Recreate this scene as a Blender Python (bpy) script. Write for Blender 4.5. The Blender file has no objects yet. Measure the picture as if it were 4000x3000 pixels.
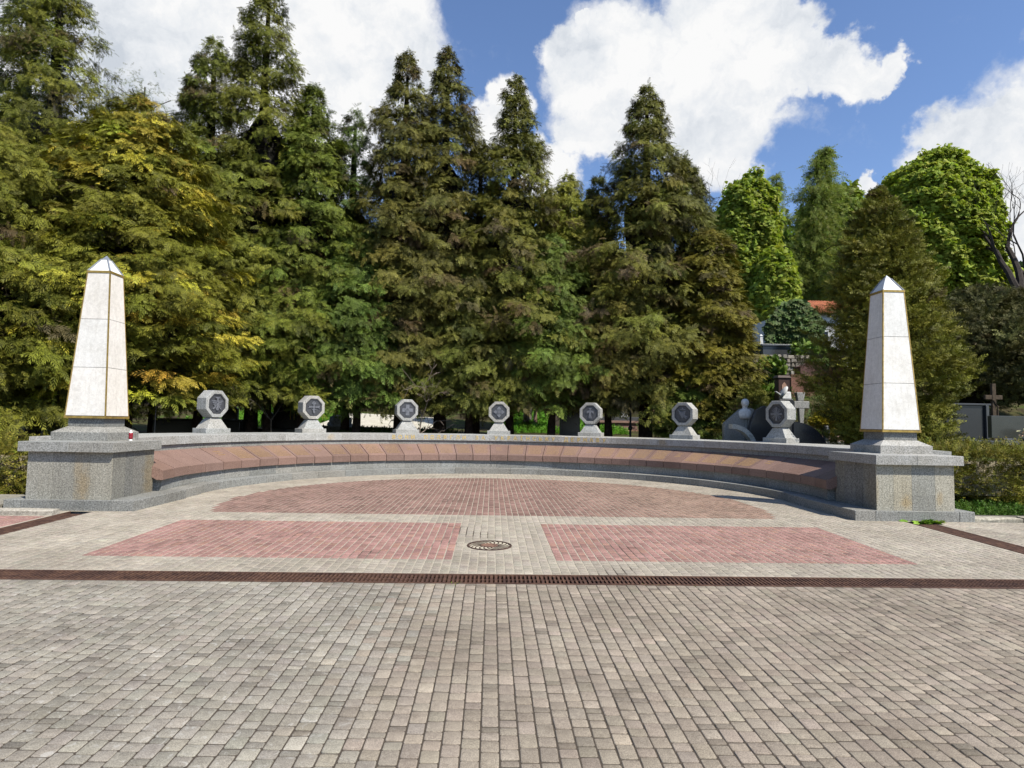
import bpy, math, random
import numpy as np
from mathutils import Vector, Matrix

S = bpy.context.scene
COL = S.collection
R = math.radians

# ------------------------------------------------------------------ camera
CAM_H = 1.6
YAW, PITCH, ROLL = 0.0310, 0.0617, 0.0174
cam_d = bpy.data.cameras.new("camera")
cam_d.sensor_width = 36.0
cam_d.lens = 2455.0 / 4000.0 * 36.0
cam_d.clip_start = 0.05
cam_d.clip_end = 2000
cam = bpy.data.objects.new("camera", cam_d)
COL.objects.link(cam)
r0 = Vector((math.cos(YAW), -math.sin(YAW), 0))
g0 = Vector((math.sin(YAW), math.cos(YAW), 0))
f0 = g0 * math.cos(PITCH) + Vector((0, 0, 1)) * math.sin(PITCH)
u0 = -g0 * math.sin(PITCH) + Vector((0, 0, 1)) * math.cos(PITCH)
rx = r0 * math.cos(ROLL) + u0 * math.sin(ROLL)
ux = -r0 * math.sin(ROLL) + u0 * math.cos(ROLL)
m = Matrix((rx, ux, -f0)).transposed().to_4x4()
m.translation = Vector((0, 0, CAM_H))
cam.matrix_world = m
S.camera = cam

# ------------------------------------------------------------------ sun and sky
SUN_EL = R(52)
SUN_H = Vector((0.73, -0.683, 0)).normalized()
sun_dir = SUN_H * math.cos(SUN_EL) + Vector((0, 0, 1)) * math.sin(SUN_EL)
sl = bpy.data.lights.new("sun", 'SUN')
sl.energy = 5.0
sl.angle = R(0.53)
sl.color = (1.0, 0.95, 0.86)
sun = bpy.data.objects.new("sun", sl)
COL.objects.link(sun)
sun.location = sun_dir * 80
sun.rotation_euler = sun_dir.to_track_quat('Z', 'Y').to_euler()

W = bpy.data.worlds.new("World")
S.world = W
W.use_nodes = True
nt = W.node_tree
nt.nodes.clear()


class NB:
    """tiny node builder"""
    def __init__(self, tree):
        self.t = tree

    def n(self, typ, **kw):
        nd = self.t.nodes.new(typ)
        for k, v in kw.items():
            if k.startswith('i_'):
                nd.inputs[k[2:].replace('_', ' ')].default_value = v
            else:
                setattr(nd, k, v)
        return nd

    def put(self, sock, v):
        if isinstance(v, bpy.types.NodeSocket):
            self.t.links.new(v, sock)
        else:
            sock.default_value = v

    def math(self, op, a, b=0.0, c=0.0, clamp=False):
        nd = self.t.nodes.new('ShaderNodeMath')
        nd.operation = op
        nd.use_clamp = clamp
        self.put(nd.inputs[0], a)
        self.put(nd.inputs[1], b)
        self.put(nd.inputs[2], c)
        return nd.outputs[0]

    def vmath(self, op, a, b=(0, 0, 0), s=None):
        nd = self.t.nodes.new('ShaderNodeVectorMath')
        nd.operation = op
        self.put(nd.inputs[0], a)
        self.put(nd.inputs[1], b)
        if s is not None:
            self.put(nd.inputs[3], s)
        return nd.outputs['Value'] if op in ('DISTANCE', 'LENGTH', 'DOT_PRODUCT') else nd.outputs[0]

    def noise(self, vec, scale, detail=4, rough=0.55, dist=0.0):
        nd = self.t.nodes.new('ShaderNodeTexNoise')
        if vec is not None:
            self.t.links.new(vec, nd.inputs['Vector'])
        nd.inputs['Scale'].default_value = scale
        nd.inputs['Detail'].default_value = detail
        nd.inputs['Roughness'].default_value = rough
        nd.inputs['Distortion'].default_value = dist
        return nd

    def ramp(self, fac, stops, interp='LINEAR'):
        nd = self.t.nodes.new('ShaderNodeValToRGB')
        nd.color_ramp.interpolation = interp
        el = nd.color_ramp.elements
        while len(el) < len(stops):
            el.new(0.5)
        for e, (p, c) in zip(el, stops):
            e.position = p
            e.color = c if len(c) == 4 else (*c, 1)
        self.put(nd.inputs[0], fac)
        return nd.outputs[0]

    def mix(self, fac, a, b, typ='MIX'):
        nd = self.t.nodes.new('ShaderNodeMix')
        nd.data_type = 'RGBA'
        nd.blend_type = typ
        self.put(nd.inputs[0], fac)
        self.put(nd.inputs[6], a)
        self.put(nd.inputs[7], b)
        return nd.outputs[2]

    def mrange(self, v, a, b, c=0.0, d=1.0, smooth=True):
        nd = self.t.nodes.new('ShaderNodeMapRange')
        if smooth:
            nd.interpolation_type = 'SMOOTHSTEP'
        self.put(nd.inputs[0], v)
        for i, q in enumerate((a, b, c, d)):
            nd.inputs[1 + i].default_value = q
        return nd.outputs[0]


b = NB(nt)
sky = b.n('ShaderNodeTexSky', sky_type='NISHITA')
sky.sun_disc = False
sky.sun_elevation = SUN_EL
sky.sun_rotation = math.atan2(SUN_H.x, SUN_H.y)
sky.air_density = 1.0
sky.dust_density = 0.6
sky.ozone_density = 1.6
sky.altitude = 300
bg_sky = b.n('ShaderNodeBackground')
bg_sky.inputs['Strength'].default_value = 0.105
nt.links.new(b.mix(1.0, sky.outputs[0], (0.98, 1.06, 1.22, 1), 'MULTIPLY'), bg_sky.inputs['Color'])
tc = b.n('ShaderNodeTexCoord')
d0 = tc.outputs['Generated']
# clouds: soft lumps at fixed sky directions, edges broken by noise
w1 = b.noise(d0, 5.5, 6, 0.6)
w2 = b.noise(d0, 17, 6, 0.6)
wv = b.vmath('ADD', b.vmath('SCALE', b.vmath('SUBTRACT', w1.outputs['Color'], (.5, .5, .5)), s=0.16),
             b.vmath('SCALE', b.vmath('SUBTRACT', w2.outputs['Color'], (.5, .5, .5)), s=0.085))
dw = b.vmath('ADD', d0, wv)
CLOUDS = [(-0.407, 0.786, 0.465, 0.27), (-0.208, 0.83, 0.517, 0.165), (-0.283, 0.861, 0.423, 0.165),
          (-0.478, 0.775, 0.413, 0.14), (-0.313, 0.785, 0.535, 0.22), (0.183, 0.857, 0.481, 0.134),
          (0.285, 0.834, 0.472, 0.138), (0.303, 0.789, 0.535, 0.115), (0.377, 0.779, 0.5, 0.075),
          (0.438, 0.766, 0.47, 0.055), (0.475, 0.752, 0.457, 0.03), (0.15, 0.9, 0.41, 0.06),
          (0.306, 0.866, 0.396, 0.08), (0.109, 0.852, 0.513, 0.055), (0.009, 0.89, 0.455, 0.05),
          (-0.005, 0.91, 0.414, 0.06), (0.083, 0.924, 0.372, 0.055), (0.66, 0.685, 0.30, 0.15),
          (0.565, 0.755, 0.33, 0.075), (0.606, 0.744, 0.28, 0.12), (0.473, 0.814, 0.339, 0.022),
          (0.132, 0.819, 0.559, 0.012), (0.56, 0.78, 0.29, 0.065)]
acc = None
for (cx_, cy_, cz_, rr) in CLOUDS:
    dist = b.vmath('DISTANCE', dw, Vector((cx_, cy_, cz_)).normalized())
    v = b.mrange(dist, rr * 1.12, rr * 0.50, 0, 1)
    acc = v if acc is None else b.math('MAXIMUM', acc, v)
n3 = b.noise(dw, 9, 8, 0.62)
e = b.math('ADD', acc, b.math('MULTIPLY', b.math('SUBTRACT', n3.outputs['Fac'], 0.5), 1.15))
mask = b.mrange(e, 0.10, 0.80)
n4 = b.noise(d0, 4.5, 7, 0.55)
n5 = b.noise(dw, 14, 6, 0.6)
lum = b.math('ADD', b.math('MULTIPLY', n4.outputs['Fac'], 0.62), b.math('MULTIPLY', n5.outputs['Fac'], 0.38))
ccol = b.ramp(lum, [(0.37, (0.64, 0.69, 0.76)), (0.46, (0.84, 0.87, 0.91)), (0.54, (1.0, 1.0, 1.0))])
bg_c = b.n('ShaderNodeBackground')
nt.links.new(ccol, bg_c.inputs['Color'])
bg_c.inputs['Strength'].default_value = 0.68
mx = b.n('ShaderNodeMixShader')
nt.links.new(mask, mx.inputs[0])
nt.links.new(bg_sky.outputs[0], mx.inputs[1])
nt.links.new(bg_c.outputs[0], mx.inputs[2])
out = b.n('ShaderNodeOutputWorld')
nt.links.new(mx.outputs[0], out.inputs[0])

S.view_settings.view_transform = 'Standard'
S.view_settings.look = 'None'
S.view_settings.exposure = 0.5
S.view_settings.gamma = 1.0
S.render.engine = 'CYCLES'
S.cycles.max_bounces = 6
S.cycles.diffuse_bounces = 2
S.cycles.transmission_bounces = 4
S.cycles.caustics_reflective = False
S.cycles.caustics_refractive = False

# ------------------------------------------------------------------ materials
MATS = {}


def mat(name, fn):
    if name not in MATS:
        mm = bpy.data.materials.new(name)
        mm.use_nodes = True
        t = mm.node_tree
        t.nodes.clear()
        bb = NB(t)
        p = bb.n('ShaderNodeBsdfPrincipled')
        o = bb.n('ShaderNodeOutputMaterial')
        t.links.new(p.outputs[0], o.inputs[0])
        bb.p, bb.o = p, o
        bb.pos = bb.n('ShaderNodeNewGeometry').outputs['Position']
        bb.col = bb.n('ShaderNodeAttribute', attribute_name='Col').outputs['Color']
        fn(bb)
        MATS[name] = mm
    return MATS[name]


def bump(bb, h, strength, dist=0.01):
    nd = bb.n('ShaderNodeBump')
    nd.inputs['Strength'].default_value = strength
    nd.inputs['Distance'].default_value = dist
    bb.t.links.new(h, nd.inputs['Height'])
    bb.t.links.new(nd.outputs[0], bb.p.inputs['Normal'])


def setc(bb, c, rough=0.8, spec=0.3, metal=0.0):
    bb.put(bb.p.inputs['Base Color'], c)
    bb.put(bb.p.inputs['Roughness'], rough)
    bb.p.inputs['Specular IOR Level'].default_value = spec
    bb.p.inputs['Metallic'].default_value = metal


def stone(dark, light, scale=55, rough=0.75, stain=0.5, spec=0.3, big=1.2, rust=(), streak=0.0):
    def fn(bb):
        n1 = bb.noise(bb.pos, scale, 3, 0.7)
        n2 = bb.noise(bb.pos, scale * 3.2, 2, 0.6)
        f = bb.math('ADD', bb.math('MULTIPLY', n1.outputs['Fac'], 0.6), bb.math('MULTIPLY', n2.outputs['Fac'], 0.4))
        c = bb.ramp(f, [(0.40, (*dark, 1)), (0.60, (*light, 1))])
        n3 = bb.noise(bb.pos, big, 5, 0.6)
        c = bb.mix(bb.math('MULTIPLY', bb.mrange(n3.outputs['Fac'], 0.38, 0.68), stain), c,
                   bb.mix(1.0, c, (0.74, 0.72, 0.68, 1), 'MULTIPLY'))
        c = bb.mix(1.0, c, bb.col, 'MULTIPLY')
        if streak:    # faint rain runs down the faces
            ns = bb.noise(bb.vmath('MULTIPLY', bb.pos, (26, 26, 1.3)), 1.0, 4, 0.6)
            c = bb.mix(bb.math('MULTIPLY', bb.mrange(ns.outputs['Fac'], .48, .72), streak), c, bb.mix(1.0, c, (.70, .68, .63, 1), 'MULTIPLY'))
        if rust:      # brown runs with their own ragged outline, at fixed places on the stone
            acc_ = None
            nr = bb.noise(bb.pos, 9, 5, 0.65)
            for (px, py, pz, sx, sz, k) in rust:
                dd = bb.vmath('LENGTH', bb.vmath('MULTIPLY', bb.vmath('SUBTRACT', bb.pos, (px, py, pz)), (1 / sx, 1 / max(sx, .25), 1 / sz)))
                v_ = bb.math('MULTIPLY', bb.mrange(bb.math('ADD', dd, bb.math('MULTIPLY', bb.math('SUBTRACT', nr.outputs['Fac'], .5), 1.9)), 1.25, 0.2), k)
                acc_ = v_ if acc_ is None else bb.math('MAXIMUM', acc_, v_)
            c = bb.mix(bb.math('MULTIPLY', acc_, .8), c, bb.mix(1.0, c, (1.0, .84, .62, 1), 'MULTIPLY'))
        setc(bb, c, rough, spec)
        bump(bb, f, 0.25, 0.004)
    return fn


M_GRAN = mat('grey_granite', stone((0.112, 0.112, 0.102), (0.365, 0.362, 0.332), 42, streak=.4))
M_GRANL = mat('light_granite', stone((0.165, 0.165, 0.155), (0.48, 0.475, 0.445), 42, stain=0.6, big=2.6, streak=.45))
M_COPING = mat('coping_granite', stone((0.165, 0.165, 0.155), (0.48, 0.475, 0.445), 42, stain=0.6, big=2.6, streak=.45, rust=(
    (-4.73, 18.72, 1.09, .12, .12, 1.0), (-2.55, 20.12, 1.09, .12, .1, .6), (5.10, 18.68, 1.10, .14, .12, 1.0))))
M_PEDES = mat('pedestal_granite', stone((0.115, 0.113, 0.102), (0.385, 0.378, 0.342), 42, streak=.55, rust=(
    (-6.93, 11.0, .42, .13, .34, .95), (-7.02, 11.0, .70, .10, .22, .6), (-6.46, 12.18, .5, .09, .5, .9),
    (7.36, 11.0, .32, .12, .14, 1.0), (7.97, 11.0, .40, .07, .15, .8), (6.83, 11.12, .5, .05, .4, .5))))
M_RED = mat('red_granite', stone((0.125, 0.074, 0.060), (0.275, 0.185, 0.150), 60, 0.55, 0.5, 0.4))
M_MARBLE = mat('white_stone', stone((0.65, 0.635, 0.59), (0.77, 0.755, 0.705), 14, 0.55, 0.35, 0.4, 2.2, streak=.30))
M_CONC = mat('concrete', stone((0.16, 0.148, 0.125), (0.34, 0.32, 0.28), 25, 0.9, 0.7))
M_DARK = mat('dark_polished_granite', stone((0.012, 0.013, 0.014), (0.035, 0.036, 0.037), 80, 0.22, 0.3, 0.5))
M_BROWNST = mat('brown_granite', stone((0.065, 0.032, 0.022), (0.17, 0.085, 0.06), 30, 0.6, 0.6))
M_PINKST = mat('pink_sandstone', stone((0.18, 0.11, 0.08), (0.30, 0.20, 0.155), 20, 0.85, 0.6))
M_WHITEW = mat('white_plaster', stone((0.48, 0.48, 0.46), (0.64, 0.64, 0.62), 8, 0.8, 0.4))


def paver_fn(bb):
    n1 = bb.noise(bb.pos, 160, 2, 0.7)
    n2 = bb.noise(bb.pos, 26, 4, 0.65)
    n3 = bb.noise(bb.pos, 1.1, 4, 0.6)
    n4 = bb.noise(bb.pos, 70, 3, 0.7)
    c = bb.mix(1.0, bb.col, bb.ramp(n1.outputs['Fac'], [(0.3, (.58, .57, .56, 1)), (0.7, (1.34, 1.33, 1.32, 1))]), 'MULTIPLY')
    c = bb.mix(1.0, c, bb.ramp(n2.outputs['Fac'], [(0.3, (.86, .85, .84, 1)), (0.7, (1.12, 1.12, 1.1, 1))]), 'MULTIPLY')
    c = bb.mix(1.0, c, bb.ramp(n3.outputs['Fac'], [(0.35, (.84, .83, .82, 1)), (0.65, (1.1, 1.1, 1.1, 1))]), 'MULTIPLY')
    sx = bb.n('ShaderNodeSeparateXYZ')
    bb.t.links.new(bb.pos, sx.inputs[0])
    n5 = bb.noise(bb.pos, 17, 5, 0.7, 0.6)
    n6 = bb.noise(bb.pos, 0.55, 3, 0.6)
    lich = bb.math('MULTIPLY', bb.mrange(n5.outputs['Fac'], 0.55, 0.68), bb.math('ADD', bb.mrange(sx.outputs['X'], -0.3, -1.2), bb.math('MULTIPLY', bb.mrange(n6.outputs['Fac'], .55, .7), .5)))
    lich = bb.math('MULTIPLY', lich, bb.mrange(sx.outputs['Y'], 7.4, 6.4))
    c = bb.mix(bb.math('MULTIPLY', lich, 0.55, 0, True), c, (0.40, 0.385, 0.345, 1))
    dirt = bb.mrange(bb.noise(bb.pos, 5.5, 5, 0.7).outputs['Fac'], 0.56, 0.72)
    c = bb.mix(bb.math('MULTIPLY', dirt, 0.35), c, bb.mix(1.0, c, (.55, .52, .50, 1), 'MULTIPLY'))
    sp = bb.mrange(n4.outputs['Fac'], 0.66, 0.76)
    c = bb.mix(bb.math('MULTIPLY', sp, 0.6), c, (0.38, 0.365, 0.33, 1))
    setc(bb, c, 0.9, 0.2)
    bump(bb, bb.math('ADD', n1.outputs['Fac'], n2.outputs['Fac']), 0.35, 0.004)


M_PAVER = mat('paver', paver_fn)


def joint_fn(bb):
    sx = bb.n('ShaderNodeSeparateXYZ')
    bb.t.links.new(bb.pos, sx.inputs[0])
    n = bb.noise(bb.pos, 7, 4, 0.6)
    n2 = bb.noise(bb.pos, 90, 3, 0.6)
    far = bb.mrange(bb.math('ADD', sx.outputs['Y'], bb.math('MULTIPLY', n.outputs['Fac'], 1.0)), 6.9, 7.6)
    n0 = bb.noise(bb.pos, 0.9, 3, 0.6)
    far = bb.math('MULTIPLY', far, bb.mrange(n0.outputs['Fac'], 0.30, 0.46))
    c = bb.mix(far, (0.070, 0.057, 0.044, 1), (0.36, 0.32, 0.25, 1))
    c = bb.mix(1.0, c, bb.ramp(n2.outputs['Fac'], [(0.3, (.7, .7, .7, 1)), (0.7, (1.2, 1.2, 1.2, 1))]), 'MULTIPLY')
    setc(bb, c, 1.0, 0.1)


M_JOINT = mat('joint_sand', joint_fn)


def leaf_fn(bb, k=(1.0, 1.06, 1.0), thin=0.08, gam=1.30):
    gm = bb.n('ShaderNodeGamma')
    gm.inputs[1].default_value = gam  # darkens leaf bases against tips, painting lit-tip contrast into the colour
    bb.t.links.new(bb.col, gm.inputs[0])
    c = bb.mix(1.0, gm.outputs[0], (*k, 1), 'MULTIPLY')
    setc(bb, c, 0.62, 0.18)
    tr = bb.n('ShaderNodeBsdfTranslucent')
    bb.t.links.new(bb.mix(1.0, c, (1.15, 1.25, 0.7, 1), 'MULTIPLY'), tr.inputs['Color'])
    ms = bb.n('ShaderNodeMixShader')
    ms.inputs[0].default_value = thin
    bb.t.links.new(bb.p.outputs[0], ms.inputs[1])
    bb.t.links.new(tr.outputs[0], ms.inputs[2])
    bb.t.links.new(ms.outputs[0], bb.o.inputs[0])


M_LEAF = mat('foliage', leaf_fn)
M_BROAD = mat('spring_leaves', lambda bb: leaf_fn(bb, (0.72, 0.72, 0.62), 0.34, 1.0))


def bark_fn(bb):
    n = bb.noise(bb.pos, 9, 5, 0.7)
    c = bb.mix(1.0, bb.ramp(n.outputs['Fac'], [(0.3, (.5, .5, .5, 1)), (0.7, (1.4, 1.4, 1.4, 1))]), bb.col, 'MULTIPLY')
    setc(bb, c, 0.95, 0.1)
    bump(bb, n.outputs['Fac'], 0.6, 0.03)


M_BARK = mat('bark', bark_fn)


def rust_fn(bb):
    n = bb.noise(bb.pos, 14, 5, 0.7)
    n2 = bb.noise(bb.pos, 2.1, 3, 0.6)
    c = bb.ramp(n.outputs['Fac'], [(0.3, (0.042, 0.022, 0.016, 1)), (0.52, (0.092, 0.047, 0.031, 1)), (0.72, (0.155, 0.085, 0.048, 1))])
    c = bb.mix(bb.mrange(n2.outputs['Fac'], 0.45, 0.7), c, bb.mix(1.0, c, (.62, .62, .68, 1), 'MULTIPLY'))
    c = bb.mix(1.0, c, bb.col, 'MULTIPLY')
    setc(bb, c, 0.8, 0.3, 0.15)
    bump(bb, n.outputs['Fac'], 0.4, 0.004)


M_RUST = mat('rusty_iron', rust_fn)


def plain(c, rough=0.6, spec=0.4, metal=0.0, var=0.25, scale=20):
    def fn(bb):
        n = bb.noise(bb.pos, scale, 4, 0.6)
        k = bb.ramp(n.outputs['Fac'], [(0.3, (1 - var,) * 3), (0.7, (1 + var,) * 3)])
        cc = bb.mix(1.0, (*c, 1), k, 'MULTIPLY')
        setc(bb, bb.mix(1.0, cc, bb.col, 'MULTIPLY'), rough, spec, metal)
    return fn


M_BRASS = mat('brass', plain((0.40, 0.27, 0.075), 0.42, 0.5, 0.55, 0.35, 12))
M_LEAD = mat('lead_sheet', plain((0.23, 0.25, 0.28), 0.5, 0.4, 0.3))
M_BRONZE = mat('dark_bronze', plain((0.062, 0.064, 0.070), 0.45, 0.5, 0.2, 0.3, 25))
M_GOLD = mat('gold_paint', plain((0.58, 0.41, 0.12), 0.45, 0.5, 0.25, 0.2, 30))
M_ENGR = mat('gilded_engraving', plain((0.33, 0.215, 0.10), 0.6, 0.3, 0.0, 0.3, 40))
M_BLACK = mat('black_iron', plain((0.02, 0.02, 0.02), 0.6, 0.3))
M_REDGL = mat('red_glass', plain((0.25, 0.012, 0.02), 0.15, 0.6))
M_WHITEP = mat('white_plastic', plain((0.78, 0.76, 0.70), 0.5, 0.4, 0, 0.08))
M_TILE = mat('roof_tile', plain((0.30, 0.11, 0.055), 0.8, 0.2, 0, 0.35, 6))
M_TARP = mat('plastic_sheet', plain((0.48, 0.50, 0.54), 0.4, 0.5, 0, 0.15, 5))
M_WOOD = mat('weathered_wood', plain((0.065, 0.047, 0.03), 0.8, 0.2, 0, 0.4, 8))


def soil_fn(bb):
    n = bb.noise(bb.pos, 0.7, 6, 0.65)
    n2 = bb.noise(bb.pos, 9, 5, 0.7)
    c = bb.ramp(n.outputs['Fac'], [(0.32, (0.028, 0.021, 0.014, 1)), (0.5, (0.055, 0.048, 0.02, 1)), (0.66, (0.055, 0.085, 0.016, 1))])
    c = bb.mix(1.0, c, bb.ramp(n2.outputs['Fac'], [(0.3, (.55, .55, .55, 1)), (0.7, (1.4, 1.4, 1.4, 1))]), 'MULTIPLY')
    setc(bb, c, 1.0, 0.1)
    bump(bb, n2.outputs['Fac'], 0.7, 0.06)


M_SOIL = mat('soil', soil_fn)


# ------------------------------------------------------------------ mesh building
class MB:
    def __init__(self):
        self.v, self.f, self.c = [], [], []
        self.tint = (1, 1, 1)

    def add(self, verts, faces, tint=None):
        o = len(self.v)
        self.v += [tuple(p) for p in verts]
        self.f += [tuple(i + o for i in f) for f in faces]
        self.c += [tint or self.tint] * len(verts)
        return self

    def box(self, x0, x1, y0, y1, z0, z1, tint=None, ch=0.0):
        if ch <= 0:
            vs = [(x, y, z) for z in (z0, z1) for y in (y0, y1) for x in (x0, x1)]
            fs = [(0, 2, 3, 1), (4, 5, 7, 6), (0, 1, 5, 4), (1, 3, 7, 5), (3, 2, 6, 7), (2, 0, 4, 6)]
            return self.add(vs, fs, tint)
        # chamfered top and vertical edges
        def ring(z, d, k):
            a, b_, c_, e_ = x0 + d, x1 - d, y0 + d, y1 - d
            return [(a + k, c_, z), (b_ - k, c_, z), (b_, c_ + k, z), (b_, e_ - k, z), (b_ - k, e_, z), (a + k, e_, z), (a, e_ - k, z), (a, c_ + k, z)]
        vs = ring(z0, 0, ch) + ring(z1 - ch, 0, ch) + ring(z1, ch, ch * .6)
        fs = [tuple(range(16, 24)), tuple(range(7, -1, -1))]
        for r_ in (0, 8):
            fs += [(r_ + i, r_ + (i + 1) % 8, r_ + 8 + (i + 1) % 8, r_ + 8 + i) for i in range(8)]
        return self.add(vs, fs, tint)

    def frustum(self, cx, cy, z0, z1, w0, d0, w1, d1, tint=None):
        vs = []
        for z, w, d in ((z0, w0, d0), (z1, w1, d1)):
            vs += [(cx - w / 2, cy - d / 2, z), (cx + w / 2, cy - d / 2, z), (cx + w / 2, cy + d / 2, z), (cx - w / 2, cy + d / 2, z)]
        fs = [(3, 2, 1, 0), (4, 5, 6, 7)] + [(i, (i + 1) % 4, 4 + (i + 1) % 4, 4 + i) for i in range(4)]
        return self.add(vs, fs, tint)

    def tube(self, pts, rads, n=7, tint=None):
        pts = [Vector(p) for p in pts]
        vs, fs = [], []
        for i, p in enumerate(pts):
            d = (pts[min(i + 1, len(pts) - 1)] - pts[max(i - 1, 0)]).normalized()
            a = d.orthogonal().normalized() if abs(d.z) < 0.9 else Vector((1, 0, 0)).cross(d).normalized()
            c_ = d.cross(a)
            for k in range(n):
                t = 2 * math.pi * k / n
                vs.append(p + (a * math.cos(t) + c_ * math.sin(t)) * rads[i])
        for i in range(len(pts) - 1):
            for k in range(n):
                fs.append((i * n + k, i * n + (k + 1) % n, (i + 1) * n + (k + 1) % n, (i + 1) * n + k))
        fs.append(tuple(range(n - 1, -1, -1)))
        fs.append(tuple((len(pts) - 1) * n + k for k in range(n)))
        return self.add(vs, fs, tint)

    def prism(self, poly, a, b_, fmap, tint=None):
        """extrude 2D polygon (ccw) from depth a to b_, fmap(u, v, w)->xyz"""
        n = len(poly)
        vs = [fmap(u, v, a) for u, v in poly] + [fmap(u, v, b_) for u, v in poly]
        fs = [tuple(range(n - 1, -1, -1)), tuple(range(n, 2 * n))]
        fs += [(i, (i + 1) % n, n + (i + 1) % n, n + i) for i in range(n)]
        return self.add(vs, fs, tint)

    def lathe(self, prof, cx, cy, n=20, tint=None):
        vs, fs = [], []
        for r_, z in prof:
            for k in range(n):
                t = 2 * math.pi * k / n
                vs.append((cx + r_ * math.cos(t), cy + r_ * math.sin(t), z))
        for i in range(len(prof) - 1):
            for k in range(n):
                fs.append((i * n + k, i * n + (k + 1) % n, (i + 1) * n + (k + 1) % n, (i + 1) * n + k))
        fs.append(tuple(range(n - 1, -1, -1)))
        fs.append(tuple((len(prof) - 1) * n + k for k in range(n)))
        return self.add(vs, fs, tint)

    def build(self, name, material, parent=None, smooth=False, loc=None, rotz=0.0, bevel=0.0):
        me = bpy.data.meshes.new(name)
        me.from_pydata(self.v, [], self.f)
        at = me.attributes.new('Col', 'FLOAT_COLOR', 'POINT')
        arr = np.ones((len(self.v), 4), np.float32)
        arr[:, :3] = np.array(self.c, np.float32)
        at.data.foreach_set('color', arr.ravel())
        me.materials.append(material)
        if smooth:
            me.polygons.foreach_set('use_smooth', [True] * len(me.polygons))
        o = bpy.data.objects.new(name, me)
        COL.objects.link(o)
        if parent:
            o.parent = parent
        if loc is not None:
            o.location = loc
            o.rotation_euler = (0, 0, rotz)
        if bevel > 0:
            bv = o.modifiers.new('bevel', 'BEVEL')
            bv.width = bevel
            bv.segments = 2
            bv.limit_method = 'ANGLE'
            bv.angle_limit = R(25)
        return o


def np_mesh(name, V, F, C, material, parent=None):
    """V (n,3), F (m,4) quads, C (n,3)"""
    me = bpy.data.meshes.new(name)
    me.vertices.add(len(V))
    me.vertices.foreach_set('co', np.ascontiguousarray(V, np.float32).ravel())
    k = F.shape[1]
    me.loops.add(F.size)
    me.loops.foreach_set('vertex_index', np.ascontiguousarray(F, np.int32).ravel())
    me.polygons.add(len(F))
    me.polygons.foreach_set('loop_start', np.arange(0, F.size, k, dtype=np.int32))
    me.polygons.foreach_set('loop_total', np.full(len(F), k, np.int32))
    me.update(calc_edges=True)
    at = me.attributes.new('Col', 'FLOAT_COLOR', 'POINT')
    arr = np.ones((len(V), 4), np.float32)
    arr[:, :3] = C
    at.data.foreach_set('color', arr.ravel())
    me.materials.append(material)
    o = bpy.data.objects.new(name, me)
    COL.objects.link(o)
    if parent:
        o.parent = parent
    return o


def tag(o, label=None, cat=None, group=None, kind=None):
    for k, v in (('label', label), ('category', cat), ('group', group), ('kind', kind)):
        if v:
            o[k] = v
    return o


def empty(name, loc, label, cat, group=None, rotz=0.0):
    o = bpy.data.objects.new(name, None)
    o.empty_display_size = 0.2
    COL.objects.link(o)
    o.location = loc
    o.rotation_euler = (0, 0, rotz)
    return tag(o, label, cat, group)


def copy_tree(o, parent=None):
    c = o.copy()
    COL.objects.link(c)
    if parent:
        c.parent = parent
    for ch in list(o.children):
        copy_tree(ch, c)
    return c


# ------------------------------------------------------------------ ground
CX, CY = 0.182, 13.49
rng = np.random.default_rng(7)
random.seed(3)


def zp(y):
    return min(0.0, -0.02 * (10.9 - y))


def interp(x, xs, ys):
    return np.interp(x, xs, ys)


def hill(x, y):
    """height of the cemetery slope behind the wall"""
    x = np.asarray(x, float)
    y = np.asarray(y, float)
    left = interp(y, [11, 14, 20, 23, 27, 40, 60, 90, 200], [0.0, .12, .5, .78, .86, 1.55, 5.0, 12, 30])
    right = interp(y, [11, 14, 17, 20, 24, 28, 32, 38, 45, 60, 90, 200], [0.0, .15, .55, .9, 1.35, 3.3, 4.9, 5.8, 7.5, 11, 17, 32])
    t = np.clip((x - 9) / 4.5, 0, 1)
    t = t * t * (3 - 2 * t)
    fr = np.clip((x - 15.0) / 2.5, 0, 1)        # the row of tombs on the right stands on level ground
    right2 = interp(y, [11, 14, 17, 24, 30, 38, 45, 60, 90, 200], [0.0, .1, .5, 1.2, 2.0, 5.0, 7.5, 11, 17, 32])
    right = right * (1 - fr) + right2 * fr
    return left * (1 - t) + right * t


def z_ground(x, y):
    if y < 10.9:
        return zp(y)
    return float(hill(x, y))


xs = np.concatenate([np.linspace(-400, -60, 12), np.linspace(-55, 60, 93), np.linspace(66, 400, 12)])
ys = np.concatenate([np.linspace(-200, -10, 8), np.linspace(-6, 10.9, 10), np.linspace(11.2, 60, 80), np.linspace(62, 200, 40), [400.0]])
X, Y = np.meshgrid(xs, ys)
Z = np.where(Y < 10.9, np.minimum(0, -0.02 * (10.9 - np.maximum(Y, -6))) - 0.10, hill(X, Y) - 0.10)
inside = (np.hypot(X - CX, Y - CY) < 8.9) | ((np.abs(X - CX) < 8.9) & (Y < CY))
Z = np.where(inside & (Y >= 10.9), -0.10, Z)
V = np.stack([X.ravel(), Y.ravel(), Z.ravel()], 1)
nx, ny = len(xs), len(ys)
ii = (np.arange(ny - 1)[:, None] * nx + np.arange(nx - 1)[None, :]).ravel()
F = np.stack([ii, ii + 1, ii + nx + 1, ii + nx], 1)
g = np_mesh('ground', V, F, np.ones((len(V), 3)), M_SOIL)
g.data.polygons.foreach_set('use_smooth', [True] * len(F))
tag(g, kind='structure')

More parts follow.
